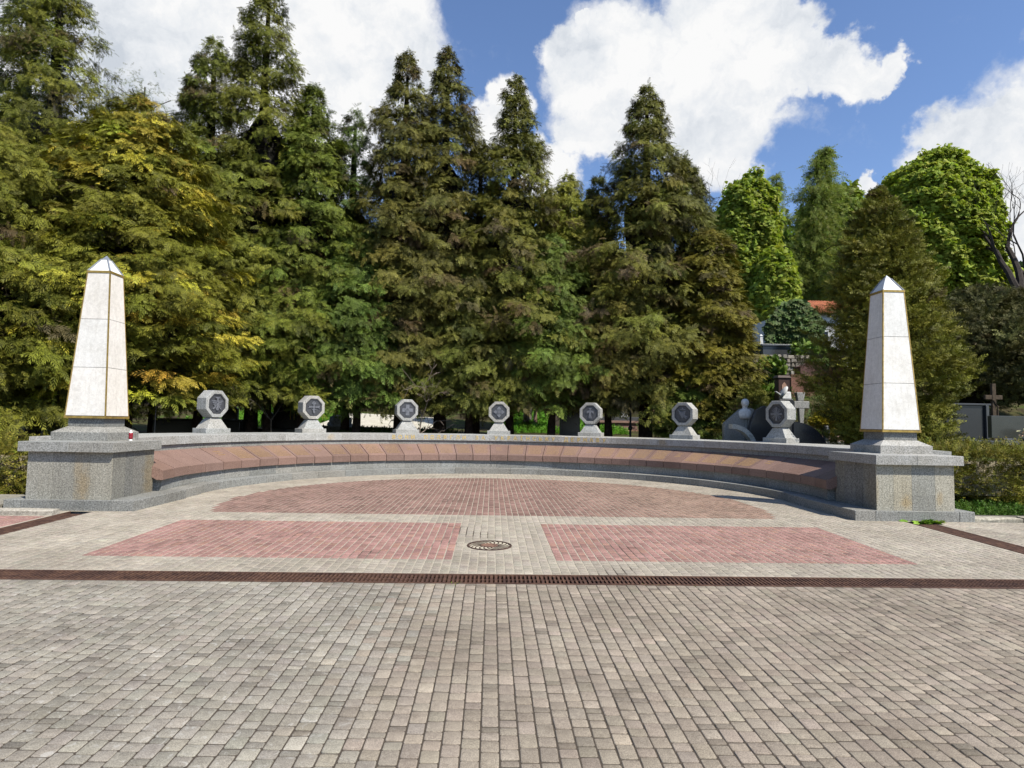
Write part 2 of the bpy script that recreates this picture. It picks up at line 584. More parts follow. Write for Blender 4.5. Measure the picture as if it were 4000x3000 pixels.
# bed of sand under the pavers
mb = MB()
PXL, PXR = -12.0, 13.0
th = np.linspace(-math.pi / 2, math.pi / 2, 49)
arc = [(CX + 6.5 * math.sin(t), CY + 6.5 * math.cos(t)) for t in th]
for xa, xb, ya, yb in ((PXL, PXR, -4, 6.70), (PXL, -7.02, 7.09, 10.9), (-6.60, 7.22, 7.09, 10.9), (7.64, PXR, 7.09, 10.9),
                       (-7.02, -6.60, 10.85, 10.9), (7.22, 7.64, 10.85, 10.9), (-12.0, -9.0, 6.70, 7.09), (9.3, 13.0, 6.70, 7.09)):
    dj = .0048 if yb < 6.8 else .0036
    mb.add([(xa, ya, zp(ya) - dj), (xb, ya, zp(ya) - dj), (xb, yb, zp(yb) - dj), (xa, yb, zp(yb) - dj)], [(0, 1, 2, 3)])
pts = [(CX + 6.5, 10.9)] + arc[::-1] + [(CX - 6.5, 10.9)]
mb.add([(x, y, -.0036) for x, y in pts], [tuple(range(len(pts)))])
tag(mb.build('joint_sand', M_JOINT), kind='structure')

# pavers
DR0, DR1 = 6.70, 7.09        # the long drain
MAN = (0.0, 8.56, 0.315)
SDL = (-7.02, -6.60)
SDR = (7.22, 7.64)
PW = 0.105
TANL = np.array([0.250, 0.230, 0.192])
TANR = np.array([0.248, 0.213, 0.170])
PALE = np.array([0.314, 0.282, 0.231])
REDP = np.array([0.285, 0.168, 0.146])
REDB = np.array([0.225, 0.142, 0.118])
P_pos, P_len, P_col, P_kind = [], [], [], []
LENS = [0.145, 0.12, 0.105, 0.09, 0.062]
LPR = [0.24, 0.25, 0.22, 0.17, 0.12]


def ymax(x):
    if abs(x - CX) < 6.32:
        return CY + math.sqrt(max(0, 6.36 ** 2 - (x - CX) ** 2)) if abs(x - CX) < 6.3 else 10.88
    return 10.88


def red_segments(x):
    s = []
    if -4.83 < x < -0.42:
        s.append((7.75, 10.2, 1))
    if 0.775 < x < 5.28:
        s.append((7.75, 10.2, 1))
    d = 5.25 ** 2 - (x - 0.12) ** 2
    if d > 0:
        y1 = 12.95 + math.sqrt(d)
        y0 = max(10.98, 12.95 - math.sqrt(d))
        if y1 > y0:
            s.append((y0, y1, 2))
    if x < SDL[0] - .05:
        s.append((7.3, 10.35, 1))
    return s


ncol = int((PXR - PXL) / PW)
for i in range(ncol):
    x = PXL + (i + .5) * PW
    segs = [(1.3, DR0 - .01, 0)]
    y = DR1 + .01
    top = ymax(x)
    for a, b_, k in red_segments(x):
        if a > y:
            segs.append((y, a, 3))
        segs.append((a, min(b_, top), k))
        y = b_
    if top > y:
        segs.append((y, top, 3))
    # only near columns reach the front edge
    for a, b_, k in segs:
        y = a
        first = True
        while y < b_ - 0.02:
            L = LENS[rng.choice(5, p=LPR)]
            if first:
                L *= rng.uniform(.5, 1)
                first = False
            if b_ - y - L < 0.05:
                L = b_ - y
            yc = y + L / 2
            y += L
            if abs(x) > 3.2 + yc * 0.98:
                continue
            if SDL[0] < x < SDL[1] and yc > DR1 or SDR[0] < x < SDR[1] and yc > DR1:
                continue
            if (x - MAN[0]) ** 2 + (yc - MAN[1]) ** 2 < MAN[2] ** 2:
                continue
            P_pos.append((x, yc))
            P_len.append(L)
            v = rng.normal(0, 1)
            if k == 0:
                mixr = 1 / (1 + math.exp(-(x + 0.8 + .25 * rng.normal()) * 14))
                c = TANL * (1 - mixr) + TANR * mixr
                if rng.random() < 0.05:
                    c = c * 1.22
                elif L < 0.07:
                    c = c * 0.72
            elif k == 3:
                c = PALE if yc < 10.4 or abs(x) < 6.5 else PALE * 1.05
                if yc < 7.9:
                    c = c * .93
            elif k == 1:
                c = REDP if rng.random() < .8 else REDP * .82
                if rng.random() < .12:
                    c = np.array([.29, .17, .135])
            else:
                side = np.clip((x - 1.2) / 2.5, 0, 1)
                c = REDB * (1 - .6 * side) + np.array([.27, .19, .14]) * .6 * side
                if rng.random() < .25:
                    c = c * .74
            P_col.append(np.clip(c * (1 + .075 * v) * (1 + rng.normal(0, .010, 3)), .02, .9))
P_pos = np.array(P_pos)
P_len = np.array(P_len)
P_col = np.array(P_col)
N = len(P_pos)
gap = np.where(P_pos[:, 1] < DR0, .0030, .0042)
hx = PW / 2 - gap - np.abs(rng.normal(0, .0012, N))
hy = np.maximum(P_len / 2 - gap - np.abs(rng.normal(0, .0012, N)), .01)
near_ = np.where(P_pos[:, 1] < DR0, 1.0, .35)
dz = np.clip(rng.normal(0, .0014, N), -.0025, .0025) * near_
tx, ty = rng.normal(0, .011, N) * near_, rng.normal(0, .011, N) * near_
rings = []
zc = np.minimum(0, -0.02 * (10.9 - P_pos[:, 1]))
rotp = rng.normal(0, .012, N)
for inset, kx, dzr in ((0, .008, -.03), (0, .008, -.005), (.0015, .007, -.0014), (.0045, .006, 0.0)):
    a, c_ = hx - inset, hy - inset
    k = np.minimum(kx, np.minimum(a, c_) * .5)
    ring = [(-a + k, -c_), (a - k, -c_), (a, -c_ + k), (a, c_ - k), (a - k, c_), (-a + k, c_), (-a, c_ - k), (-a, -c_ + k)]
    for (u, v) in ring:
        u2, v2 = u - v * rotp, v + u * rotp
        rings.append(np.stack([P_pos[:, 0] + u2, P_pos[:, 1] + v2, zc + dz + dzr + u * tx + (v * ty + v * .02 * (P_pos[:, 1] < 10.9))], 1))
V = np.stack(rings, 1).reshape(-1, 3)          # N x 32
base = (np.arange(N) * 32)[:, None, None]
q = []
for r_ in (0, 8, 16):
    for i in range(8):
        q.append((r_ + i, r_ + (i + 1) % 8, r_ + 8 + (i + 1) % 8, r_ + 8 + i))
q += [(24, 25, 28, 29), (25, 26, 27, 28), (24, 29, 30, 31)]
F = (base + np.array(q)[None]).reshape(-1, 4)
pv = np_mesh('pavement', V, F, np.repeat(P_col, 32, 0), M_PAVER)
fl = np.tile(np.array([True] * 24 + [True] * 3), N)
pv.data.polygons.foreach_set('use_smooth', fl)
tag(pv, kind='structure')

# ------------------------------------------------------------------ drains
def grate_mesh(L=0.5, Wd=0.36, bars=11):
    mb = MB()
    mb.box(-L / 2, L / 2, -Wd / 2, -Wd / 2 + .03, -.03, 0)
    mb.box(-L / 2, L / 2, Wd / 2 - .03, Wd / 2, -.03, 0)
    st = L / bars
    for i in range(bars):
        x = -L / 2 + (i + .5) * st
        w = .011 if i not in (0, bars - 1) else .014
        mb.box(x - w, x + w, -Wd / 2 + .03, Wd / 2 - .03, -.03, -.003)
    mb.box(-L / 2, L / 2, -.008, .008, -.034, -.006)
    return mb


for nm, (x0, x1, y0, y1, rz) in dict(a=(-9, 9.3, DR0, DR1, 0), b=(SDL[0], SDL[1], DR1, 10.85, 1), c=(SDR[0], SDR[1], DR1, 10.85, 1)).items():
    mb = MB()
    za, zb = zp(y0) - .19, zp(y1) - .19
    t = .012
    mb.add([(x0, y0, za), (x1, y0, za), (x1, y1, zb), (x0, y1, zb)], [(0, 1, 2, 3)], (.10, .09, .085))  # floor tinted near black: the shade under the grates put into colour
    for xa, xb, ya, yb in ((x0, x1, y0, y0 + t), (x0, x1, y1 - t, y1)) if not rz else ((x0, x0 + t, y0, y1), (x1 - t, x1, y0, y1)):
        zz = [(xa, ya), (xb, ya), (xb, yb), (xa, yb)]
        mb.add([(x, y, zp(y) - .2) for x, y in zz] + [(x, y, zp(y) - .002) for x, y in zz],
               [(4, 5, 6, 7), (0, 1, 5, 4), (1, 2, 6, 5), (2, 3, 7, 6), (3, 0, 4, 7)])
    tag(mb.build('drain_channel', M_RUST),
        {'a': 'long iron-lipped channel under the grates crossing the whole plaza', 'b': 'iron channel under the grates leading to the left pedestal', 'c': 'iron channel under the grates leading to the right pedestal'}[nm], 'drain channel')
gp0 = None
k = 0
x = -8.75
while x < 9.2:
    if gp0 is None:
        o = gp0 = grate_mesh().build('drain_grate', M_RUST)
    else:
        o = gp0.copy()
        COL.objects.link(o)
    o.location = (x, (DR0 + DR1) / 2, zp((DR0 + DR1) / 2) - .001 + random.uniform(-.002, .002))
    o.rotation_euler = (math.atan(.02), 0, random.uniform(-.006, .006))
    tag(o, 'rusty slotted iron grate in the long drain crossing the plaza', 'drain grate', 'grates of the long drain across the plaza')
    x += .503
for (xa, lab, grp) in (((SDL[0] + SDL[1]) / 2, 'rusty slotted iron grate in the short drain beside the left pedestal', 'grates of the left side drain'),
                       ((SDR[0] + SDR[1]) / 2, 'rusty slotted iron grate in the short drain beside the right pedestal', 'grates of the right side drain')):
    y = DR1 + .26
    while y < 10.8:
        o = gp0.copy()
        COL.objects.link(o)
        o.location = (xa, y, zp(y))
        o.rotation_euler = (0, -math.atan(.02), math.pi / 2)
        tag(o, lab, 'drain grate', grp)
        y += .503

# ------------------------------------------------------------------ manhole cover
mh = empty('manhole_cover', (MAN[0], MAN[1], zp(MAN[1]) + .004), 'round iron manhole cover with curved spokes in the pale paving', 'manhole cover')
mh.rotation_euler = (math.atan(.02), 0, 0)
mb = MB()
mb.lathe([(.27, -.04), (.27, -.006), (.275, .002), (.298, .002), (.305, -.006), (.305, -.04)], 0, 0, 48, (.7, .8, .9))
mb.build('rim', M_RUST, mh)
mb = MB()
mb.lathe([(.272, -.03), (.272, -.006)], 0, 0, 48, (1.3, 1.3, 1.25))
mb.build('sand_filling', mat('packed_sand', plain((.32, .285, .225), 1, .1, 0, .25, 30)), mh)
mb = MB()
for i in range(18):
    a0 = 2 * math.pi * i / 18
    pl, pr = [], []
    for j in range(7):
        t = j / 6
        r_ = .11 + .163 * t
        a = a0 + .55 * t * t
        w = .006 + .004 * t
        c_, s_ = math.cos(a), math.sin(a)
        pl.append((r_ * c_ - w * s_, r_ * s_ + w * c_))
        pr.append((r_ * c_ + w * s_, r_ * s_ - w * c_))
    for j in range(6):
        mb.prism([pr[j], pr[j + 1], pl[j + 1], pl[j]], -.015, .0, lambda u, v, w_: (u, v, w_), (.5, .55, .6))
mb.build('spoke_pattern', M_RUST, mh)
mb = MB()
mb.lathe([(.115, -.02), (.115, .0), (.10, .003), (.075, .001), (.07, -.003), (.02, -.002)], 0, 0, 32, (2.0, 2.2, 2.3))
mb.build('hub', M_RUST, mh)

# ------------------------------------------------------------------ memorial wall
def arc_pt(r_, t, z):
    return (CX + r_ * math.sin(t), CY + r_ * math.cos(t), z)


def sweep(mb, prof, t0, t1, n, tint=None):
    """closed profile [(r,z)] swept over angle t0..t1"""
    k = len(prof)
    vs = []
    for i in range(n + 1):
        t = t0 + (t1 - t0) * i / n
        vs += [arc_pt(r_, t, z) for r_, z in prof]
    fs = []
    for i in range(n):
        for j in range(k):
            fs.append((i * k + j, i * k + (j + 1) % k, (i + 1) * k + (j + 1) % k, (i + 1) * k + j))
    fs.append(tuple(range(k)))
    fs.append(tuple(n * k + j for j in range(k - 1, -1, -1)))
    mb.add(vs, fs, tint)


wall = empty('memorial_wall', (0, 0, 0), 'low curved granite wall with red name plaques and gold lettering behind the plaza', 'wall')


def gt(lo=.86, hi=1.1, warm=0.0):
    k = random.uniform(lo, hi)
    w = random.uniform(-.02, .03) + warm
    return (k * (1 + w), k, k * (1 - w))


mb = MB()
nst = 23
for i in range(nst):
    t0 = -math.pi / 2 + math.pi * i / nst + .0006
    t1 = -math.pi / 2 + math.pi * (i + 1) / nst - .0006
    sweep(mb, [(6.298, -.15), (6.298, .165), (6.306, .173), (6.74, .173), (6.74, -.15)], t0, t1, 5, gt(.78, .98))
mb.build('step', M_GRAN, wall)
mb = MB()
nb = 26
for i in range(nb):
    t0 = -1.73 + 3.46 * i / nb + .0004
    t1 = -1.73 + 3.46 * (i + 1) / nb - .0004
    sweep(mb, [(6.62, .176), (6.62, .392), (7.22, .70), (7.22, .998), (8.9, .998), (8.9, .176)], t0, t1, 4, gt(.84, 1.1))
mb.build('base_course', M_GRAN, wall)
mb = MB()
CSEAM = [-1.72, -1.47, -1.21, -.96, -.70, -.497, -.2, .05, .28, .52, .70, .95, 1.2, 1.45, 1.72]
for a, c_ in zip(CSEAM[:-1], CSEAM[1:]):
    sweep(mb, [(7.17, 1.0), (7.17, 1.181), (7.176, 1.187), (8.98, 1.187), (8.98, 1.0)], a + .0004, c_ - .0004, 8, gt(.92, 1.12))
mb.build('coping', M_COPING, wall)
# lettering
TXT = "ВОНИ ПОЛЯГЛИ ЗА УКРАЇНСЬКУ ДЕРЖАВУ"
LT0, LT1 = -0.470, 0.490
lets = MB()
dg = None
for i, ch in enumerate(TXT):
    if ch == ' ':
        continue
    t = LT0 + (LT1 - LT0) * i / (len(TXT) - 1)
    cu = bpy.data.curves.new('t', 'FONT')
    cu.body = ch
    cu.size = 0.165
    cu.align_x = 'CENTER'
    cu.extrude = 0.002
    cu.resolution_u = 3
    cu.offset = 0.003
    ob = bpy.data.objects.new('t', cu)
    COL.objects.link(ob)
    dg = bpy.context.evaluated_depsgraph_get()
    me = bpy.data.meshes.new_from_object(ob.evaluated_get(dg))
    vs = []
    for v in me.vertices:
        u, h_, w_ = v.co
        vs.append(arc_pt(7.1665 - w_, t + u / 7.17, 1.038 + h_))
    lets.add(vs, [tuple(p.vertices) for p in me.polygons])
    bpy.data.objects.remove(ob)
    bpy.data.curves.remove(cu)
    bpy.data.meshes.remove(me)
lets.build('lettering', M_GOLD, wall)

# plaques
SEAM = [-1.78, -1.685, -1.587, -1.476, -1.372, -1.272, -1.174, -1.079, -.985, -.895, -.805, -.717, -.629, -.541, -.454, -.369,
        -.284, -.199, -.117, -.032, .053, .139, .225, .31, .396, .482, .567, .653, .739, .825, .91, .996, 1.088, 1.18,
        1.274, 1.372, 1.476, 1.584, 1.685, 1.78]
SEAM = list(np.array(SEAM) * 0.985)
hdr = 4
RF, RB, ZFT, ZFB, ZBK = 6.555, 7.215, .578, .396, .882
for i, (ta, tb) in enumerate(zip(SEAM[:-1], SEAM[1:])):
    mb = MB()
    g_ = .0085 / 6.6
    dzp = random.uniform(-.003, .003)
    cs = [(RF, ZFB), (RF, ZFT - .006), (RF + .008, ZFT), (RB, ZBK), (RB, ZBK - .17), (RF + .1, ZFB)]
    sweep(mb, [(r_ + random.uniform(-.001, .001), z + dzp) for r_, z in cs], ta + g_, tb - g_, 2, gt(.86, 1.12, .02))
    pl_ = mb.build('plaque', M_RED, wall)
    blank = i < 4 or i > 34
    head = (i - hdr) % 5 == 0
    if blank:
        continue
    mb = MB()
    rows = 3 if head else 10
    for j in range(rows):
        s0 = (.30 + .12 * j) if head else (.12 + .078 * j)      # 0 at the back edge
        r_ = RB + (RF - RB) * s0
        z = ZBK + (ZFT - ZBK) * s0 + .0015 + dzp
        th_ = .012 if not head else .014
        tt = ta + g_ * 5 + (tb - ta) * (.26 if head else .05)
        te = tb - g_ * 5 - (tb - ta) * (.26 if head else .05) - random.uniform(0, .006)
        slope = (ZFT - ZBK) / (RF - RB)
        while tt < te:
            wl = random.uniform(.008, .026) / 6.8
            ca = random.uniform(.0022, .0042)
            # letter-like strokes: an upper and a lower tick per character
            n_ = max(1, int(wl * 6.8 / .008))
            for q_ in range(n_):
                a0 = tt + q_ * .0085 / 6.8
                a1 = a0 + ca / 6.8
                vs = [arc_pt(r_ - th_, a0, z - th_ * slope), arc_pt(r_ - th_, a1, z - th_ * slope), arc_pt(r_ + th_, a1, z + th_ * slope), arc_pt(r_ + th_, a0, z + th_ * slope)]
                vs += [(x, y, zz - .004) for x, y, zz in vs]
                mb.add(vs, [(0, 1, 2, 3), (0, 4, 5, 1), (1, 5, 6, 2), (2, 6, 7, 3), (3, 7, 4, 0)])
                h2 = th_ * random.choice((-.8, -.1, .75))
                a2 = a0 + .0062 / 6.8
                zt = z + .0004
                vs = [arc_pt(r_ + h2 - .003, a0, zt + (h2 - .003) * slope), arc_pt(r_ + h2 - .003, a2, zt + (h2 - .003) * slope),
                      arc_pt(r_ + h2 + .002, a2, zt + (h2 + .002) * slope), arc_pt(r_ + h2 + .002, a0, zt + (h2 + .002) * slope)]
                mb.add(vs, [(0, 1, 2, 3)])
            tt += n_ * .0085 / 6.8 + random.choice((.0, .0, .004)) / 6.8
    mb.build('inscription', M_ENGR, pl_)

# ------------------------------------------------------------------ obelisks
def obelisk(sg):
    side = 'left' if sg < 0 else 'right'
    lab = ('white stone obelisk with brass edges on a grey pedestal with a candle on it' if sg < 0
           else 'white stone obelisk with brass edges on a grey pedestal beside the row of dark tombs')
    root = empty('obelisk', (CX + sg * 7.6, CY - 1.4, 0), lab, 'obelisk', 'obelisks at the two ends of the wall')
    ox, oy = CX + sg * 7.6, CY - 1.4

    def bx(mb, xa, xb, y0, y1, z0, z1, tint=None, ch=0.0):
        a, c_ = sorted((CX + sg * xa, CX + sg * xb))
        mb.box(a - ox, c_ - ox, y0 - oy, y1 - oy, z0, z1, tint, ch)
    # plinth
    mb = MB()
    for xa, xb in ((6.195, 6.56), (6.562, 8.06), (8.062, 8.34)):
        bx(mb, xa, xb, CY - 2.588, CY - 1.5, -.15, .173, gt(.78, .95), .006)
    for ya, yb in ((CY - 1.498, CY - .75), (CY - .748, CY + .0)):
        bx(mb, 6.195 + .05 * (ya - CY + 1.5), 6.75, ya, yb, -.15, .173, gt(.78, .95), .006)
    bx(mb, 6.752, 8.34, CY - 1.498, CY - .6, -.15, .172, gt(.8, .9))
    mb.build('plinth', M_GRAN, root)
    # body: core and facing slabs with 3 mm joints
    mb = MB()
    bx(mb, 6.66, 8.03, CY - 2.47, CY - 1.18, .173, .98, (.6, .6, .58))
    cuts = [6.64, 6.95, 7.28, 7.70, 8.05] if sg > 0 else [6.64, 7.02, 7.27, 7.62, 8.05]
    tints = [(1.25, 1.22, 1.1), (1.34, 1.25, 1.05), (1.02, 1.03, 1.0), (1.32, 1.26, 1.12)] if sg > 0 else [(1.16, 1.12, 1.02), (1.05, 1.0, .9), (.98, .97, .92), (1.12, 1.11, 1.05)]
    for j in range(4):
        if sg > 0 and j == 2:
            bx(mb, cuts[j] + .0015, cuts[j + 1] - .0015, CY - 2.4915, CY - 2.468, .174, .42, (.95, .96, .94))
            bx(mb, cuts[j] + .0015, cuts[j + 1] - .0015, CY - 2.4915, CY - 2.468, .423, .979, tints[j])
        else:
            bx(mb, cuts[j] + .0015, cuts[j + 1] - .0015, CY - 2.4915 - .0006 * j, CY - 2.468, .174, .979, tints[j])
    yc = [CY - 2.466, CY - 2.10, CY - 1.84, CY - 1.48, CY - 1.164]
    for j in range(4):
        bx(mb, 6.6395 + .0006 * j, 6.662, yc[j] + .0015, yc[j + 1] - .0015, .174, .979, [(.74, .73, .69), (.62, .62, .61), (.72, .71, .69), (.78, .75, .68)][j])
    bx(mb, 8.028, 8.05, CY - 2.466, CY - 1.164, .174, .979, (.8, .8, .78))
    mb.build('pedestal_body', M_PEDES, root)
    # cap slab
    mb = MB()
    bx(mb, 6.582, 7.32, CY - 2.59, CY - 1.02, .9795, 1.1465, gt(.95, 1.05), .005)
    bx(mb, 7.3225, 8.164, CY - 2.59, CY - 1.02, .98, 1.147, gt(1.0, 1.1), .005)
    mb.build('cap_slab', M_GRANL if sg > 0 else M_GRAN, root)
    # base stone with sloping shoulders and neck
    mb = MB()
    w = 1.0
    mb.box(-w / 2, w / 2, -w / 2, w / 2, 1.147, 1.295, gt(.95, 1.05))
    mb.frustum(0, 0, 1.295, 1.395, w, w, .66, .66, gt(1.0, 1.08))
    mb.build('base_stone', M_GRANL if sg > 0 else M_GRAN, root)
    mb = MB()
    mb.box(-.322, .322, -.322, .322, 1.396, 1.56, (.78, .79, .8))
    mb.build('neck', M_GRAN, root)
    # shaft
    zb_, zt_ = 1.560, 4.295
    wb, wt = .745, .430

    def wd(z):
        return wb + (wt - wb) * (z - zb_) / (zt_ - zb_)
    mb = MB()
    mb.frustum(0, 0, zb_ + .004, zt_ - .004, wb - .05, wb - .05, wt - .05, wt - .05, (.12, .12, .12))
    mb.build('shaft_core', M_MARBLE, root)
    zs = [zb_ + .035, zb_ + .927, zb_ + 1.832, zt_ - .02]
    for fi in range(4):
        for j in range(3):
            mb = MB()
            z0, z1 = zs[j] + .004, zs[j + 1] - .004
            h0, h1 = wd(z0) / 2 - .004, wd(z1) / 2 - .004
            e_ = .017
            vs = []
            for z, h in ((z0, h0), (z1, h1)):
                vs += [(-h + e_, -h, z), (h - e_, -h, z), (h - e_, -h + .02, z), (-h + e_, -h + .02, z)]
            a = fi * math.pi / 2
            vs = [(x * math.cos(a) - y * math.sin(a), x * math.sin(a) + y * math.cos(a), z) for x, y, z in vs]
            mb.add(vs, [(3, 2, 1, 0), (4, 5, 6, 7)] + [(i, (i + 1) % 4, 4 + (i + 1) % 4, 4 + i) for i in range(4)], gt(.95, 1.03, .01))
            mb.build('stone_panel', M_MARBLE, root)
    # brass corner strips
    for sx in (-1, 1):
        for sy in (-1, 1):
            mb = MB()
            vs = []
            for z in (zb_ + .002, zt_ - .001):
                h = wd(z) / 2
                vs += [(sx * h, sy * h, z), (sx * (h - .021), sy * h, z), (sx * (h - .021), sy * (h - .006), z), (sx * (h - .006), sy * (h - .006), z), (sx * (h - .006), sy * (h - .021), z), (sx * h, sy * (h - .021), z)]
            fs = [(i, (i + 1) % 6, 6 + (i + 1) % 6, 6 + i) for i in range(6)] + [(0, 1, 2, 3, 4, 5), (6, 7, 8, 9, 10, 11)]
            mb.add(vs, fs)
            for q_ in range(9):      # rivets
                z = zb_ + .1 + q_ * .31
                h = wd(z) / 2
                mb.box(sx * (h - .012) - .003, sx * (h - .012) + .003, sy * h - .003, sy * h + .003, z - .004, z + .004, (.3, .25, .2))
            mb.build('corner_strip', M_BRASS, root)
    for nm, z, dz_, ex in (('bottom_band', zb_ - .012, .042, .003), ('top_band', zt_ - .022, .042, .005)):
        mb = MB()
        h = wd(max(min(z, zt_), zb_)) / 2 + ex
        vs = []
        for zz, hh in ((z, h), (z + dz_, h), (z + dz_, h - .02), (z, h - .02)):
            vs += [(-hh, -hh, zz), (hh, -hh, zz), (hh, hh, zz), (-hh, hh, zz)]
        mb.add(vs, [(r_ * 4 + i, r_ * 4 + (i + 1) % 4, (r_ + 1) % 4 * 4 + (i + 1) % 4, (r_ + 1) % 4 * 4 + i) for r_ in range(4) for i in range(4)])
        mb.build(nm, M_BRASS, root)
    mb = MB()
    mb.frustum(0, 0, zt_ + .0, 4.565, wt - .01, wt - .01, .115, .115)
    mb.build('pyramid_cap', M_MARBLE, root)
    mb = MB()
    mb.frustum(0, 0, 4.566, 4.652, .125, .125, .004, .004)
    for sx in (-1, 1):
        for sy in (-1, 1):
            mb.tube([(sx * (wt / 2 - .008), sy * (wt / 2 - .008), zt_ + .02), (sx * .058, sy * .058, 4.572)], [.014, .014], 6)
    mb.build('lead_flashing', M_LEAD, root)
    return root


obelisk(-1)
obelisk(1)

# grave candle on the left pedestal
t_ = empty('grave_candle', (-6.64, 11.83, 1.147), 'small red glass grave candle with white lid on the left pedestal', 'candle')
mb = MB()
mb.lathe([(.030, 0), (.034, .01), (.027, .022), (.024, .03)], 0, 0, 20)
mb.build('foot', M_WHITEP, t_)
mb = MB()
mb.lathe([(.024, .03), (.036, .04), (.036, .085), (.033, .092), (.036, .10), (.036, .135), (.028, .148)], 0, 0, 20)
mb.build('glass', M_REDGL, t_, smooth=True)
mb = MB()
mb.lathe([(.029, .148), (.029, .156), (.018, .172), (.014, .192), (.004, .196)], 0, 0, 20)
mb.build('lid', M_WHITEP, t_)

# ------------------------------------------------------------------ emblem stones
def emblem_polys(k):
    """relief outlines in the medallion plane, unit = inner radius; (poly, height)"""
    def rect(x0, x1, y0, y1):
        return [(x0, y0), (x1, y0), (x1, y1), (x0, y1)]

    def disc(cx, cy, r_, n=14):
        return [(cx + r_ * math.cos(2 * math.pi * i / n), cy + r_ * math.sin(2 * math.pi * i / n)) for i in range(n)]

    def bar(a, c_, w):
        a, c_ = Vector(a), Vector(c_)
        d = (c_ - a).normalized()
        n_ = Vector((-d.y, d.x)) * w / 2
        return [tuple(a - n_), tuple(c_ - n_), tuple(c_ + n_), tuple(a + n_)]
    P = []
    if k == 0:      # winged figure over a shield shape
        for s in (-1, 1):
            for j in range(4):
                p_ = bar((s * .08, .35 - j * .17), (s * (.78 - j * .12), .34 - j * .20), .13)
                P.append((p_, .5 + .1 * j))
        P += [([(-.16, .1), (.16, .1), (.12, -.5), (0, -.62), (-.12, -.5)], 1.0), (disc(0, -.55, .2), .9), (bar((-.3, .72), (.3, .72), .12), .8), (bar((0, .2), (0, .75), .16), .9), (bar((-.55, -.62), (-.2, -.3), .12), .5), (bar((.55, -.62), (.2, -.3), .12), .5)]
    elif k == 1:    # anchor-like cross with knotted arms
        P += [(bar((0, -.62), (0, .62), .16), .8), (bar((-.68, .06), (.68, .06), .17), .9)]
        for s in (-1, 1):
            P += [([(s * .62, -.06), (s * .82, -.12), (s * .72, .06), (s * .82, .24), (s * .62, .16)][::s], .9), (bar((s * .1, .42), (s * .26, .55), .1), .7), (bar((s * .26, .52), (0, .78), .1), .7),
                  (bar((s * .08, -.36), (s * .34, -.18), .1), .7)]
        P += [([(-.2, -.5), (0, -.84), (.2, -.5), (0, -.58)], .9)]
    elif k == 2:    # broad cross with a small winged letter A
        P += [([(-.26, -.78), (.26, -.78), (.26, -.26), (.78, -.26), (.78, .26), (.26, .26), (.26, .78), (-.26, .78), (-.26, .26), (-.78, .26), (-.78, -.26), (-.26, -.26)], .55),
              (bar((0, .42), (-.14, .02), .07), .9), (bar((0, .42), (.14, .02), .07), .9), (bar((-.1, .14), (.1, .14), .05), .9),
              (bar((0, -.4), (-.42, .12), .07), .85), (bar((0, -.4), (.42, .12), .07), .85), (bar((0, -.42), (0, .0), .07), .85)]
    elif k == 3:    # trefoil cross
        P += [(bar((0, -.55), (0, .55), .16), .8), (bar((-.55, 0), (.55, 0), .16), .85)]
        for a in range(4):
            c_, s_ = round(math.cos(a * math.pi / 2)), round(math.sin(a * math.pi / 2))
            P += [(disc(.62 * c_, .62 * s_, .17), .7), (disc(.48 * c_ - .17 * s_, .48 * s_ + .17 * c_, .12), .6), (disc(.48 * c_ + .17 * s_, .48 * s_ - .17 * c_, .12), .6)]
            P.append((bar((.18 * c_ - .18 * s_, .18 * s_ + .18 * c_), (.36 * c_ - .36 * s_, .36 * s_ + .36 * c_), .1), .5))
    elif k == 4:    # cross with a flared foot and drooping arms
        P += [([(-.1, .5), (-.2, -.75), (-.06, -.75), (0, -.1), (.06, -.75), (.2, -.75), (.1, .5)], .9), ([(-.1, .42), (-.5, .34), (-.5, -.06), (-.1, .2)], .75), ([(.1, .2), (.5, -.06), (.5, .34), (.1, .42)], .75), (disc(0, .66, .14), .7), (bar((-.2, .72), (.2, .72), .1), .7)]
    elif k == 5:    # shield with a rifle across it
        P += [([(-.5, .42), (-.42, .02), (0, -.6), (.42, .02), (.5, .42), (0, .3)], .6), (bar((-.66, .6), (.62, -.66), .13), .95), (bar((-.42, .6), (.46, .6), .1), .5), (disc(.05, .78, .1), .7), (bar((-.14, .18), (0, -.3), .07), .9), (bar((.14, .18), (0, -.3), .07), .9), (bar((.3, -.2), (.74, -.42), .16), .7)]
    else:           # star cross with diagonal rays
        P += [(bar((0, -.8), (0, .8), .26), .85), (bar((-.8, 0), (.8, 0), .26), .9)]
        for a in range(8):
            t = math.pi / 4 + (a // 2) * math.pi / 2 + (-.17 if a % 2 else .17)
            P.append((bar((.2 * math.cos(t), .2 * math.sin(t)), (.72 * math.cos(t), .72 * math.sin(t)), .1), .5))
        P.append((bar((-.25, .62), (.25, .62), .1), .97))
    return P


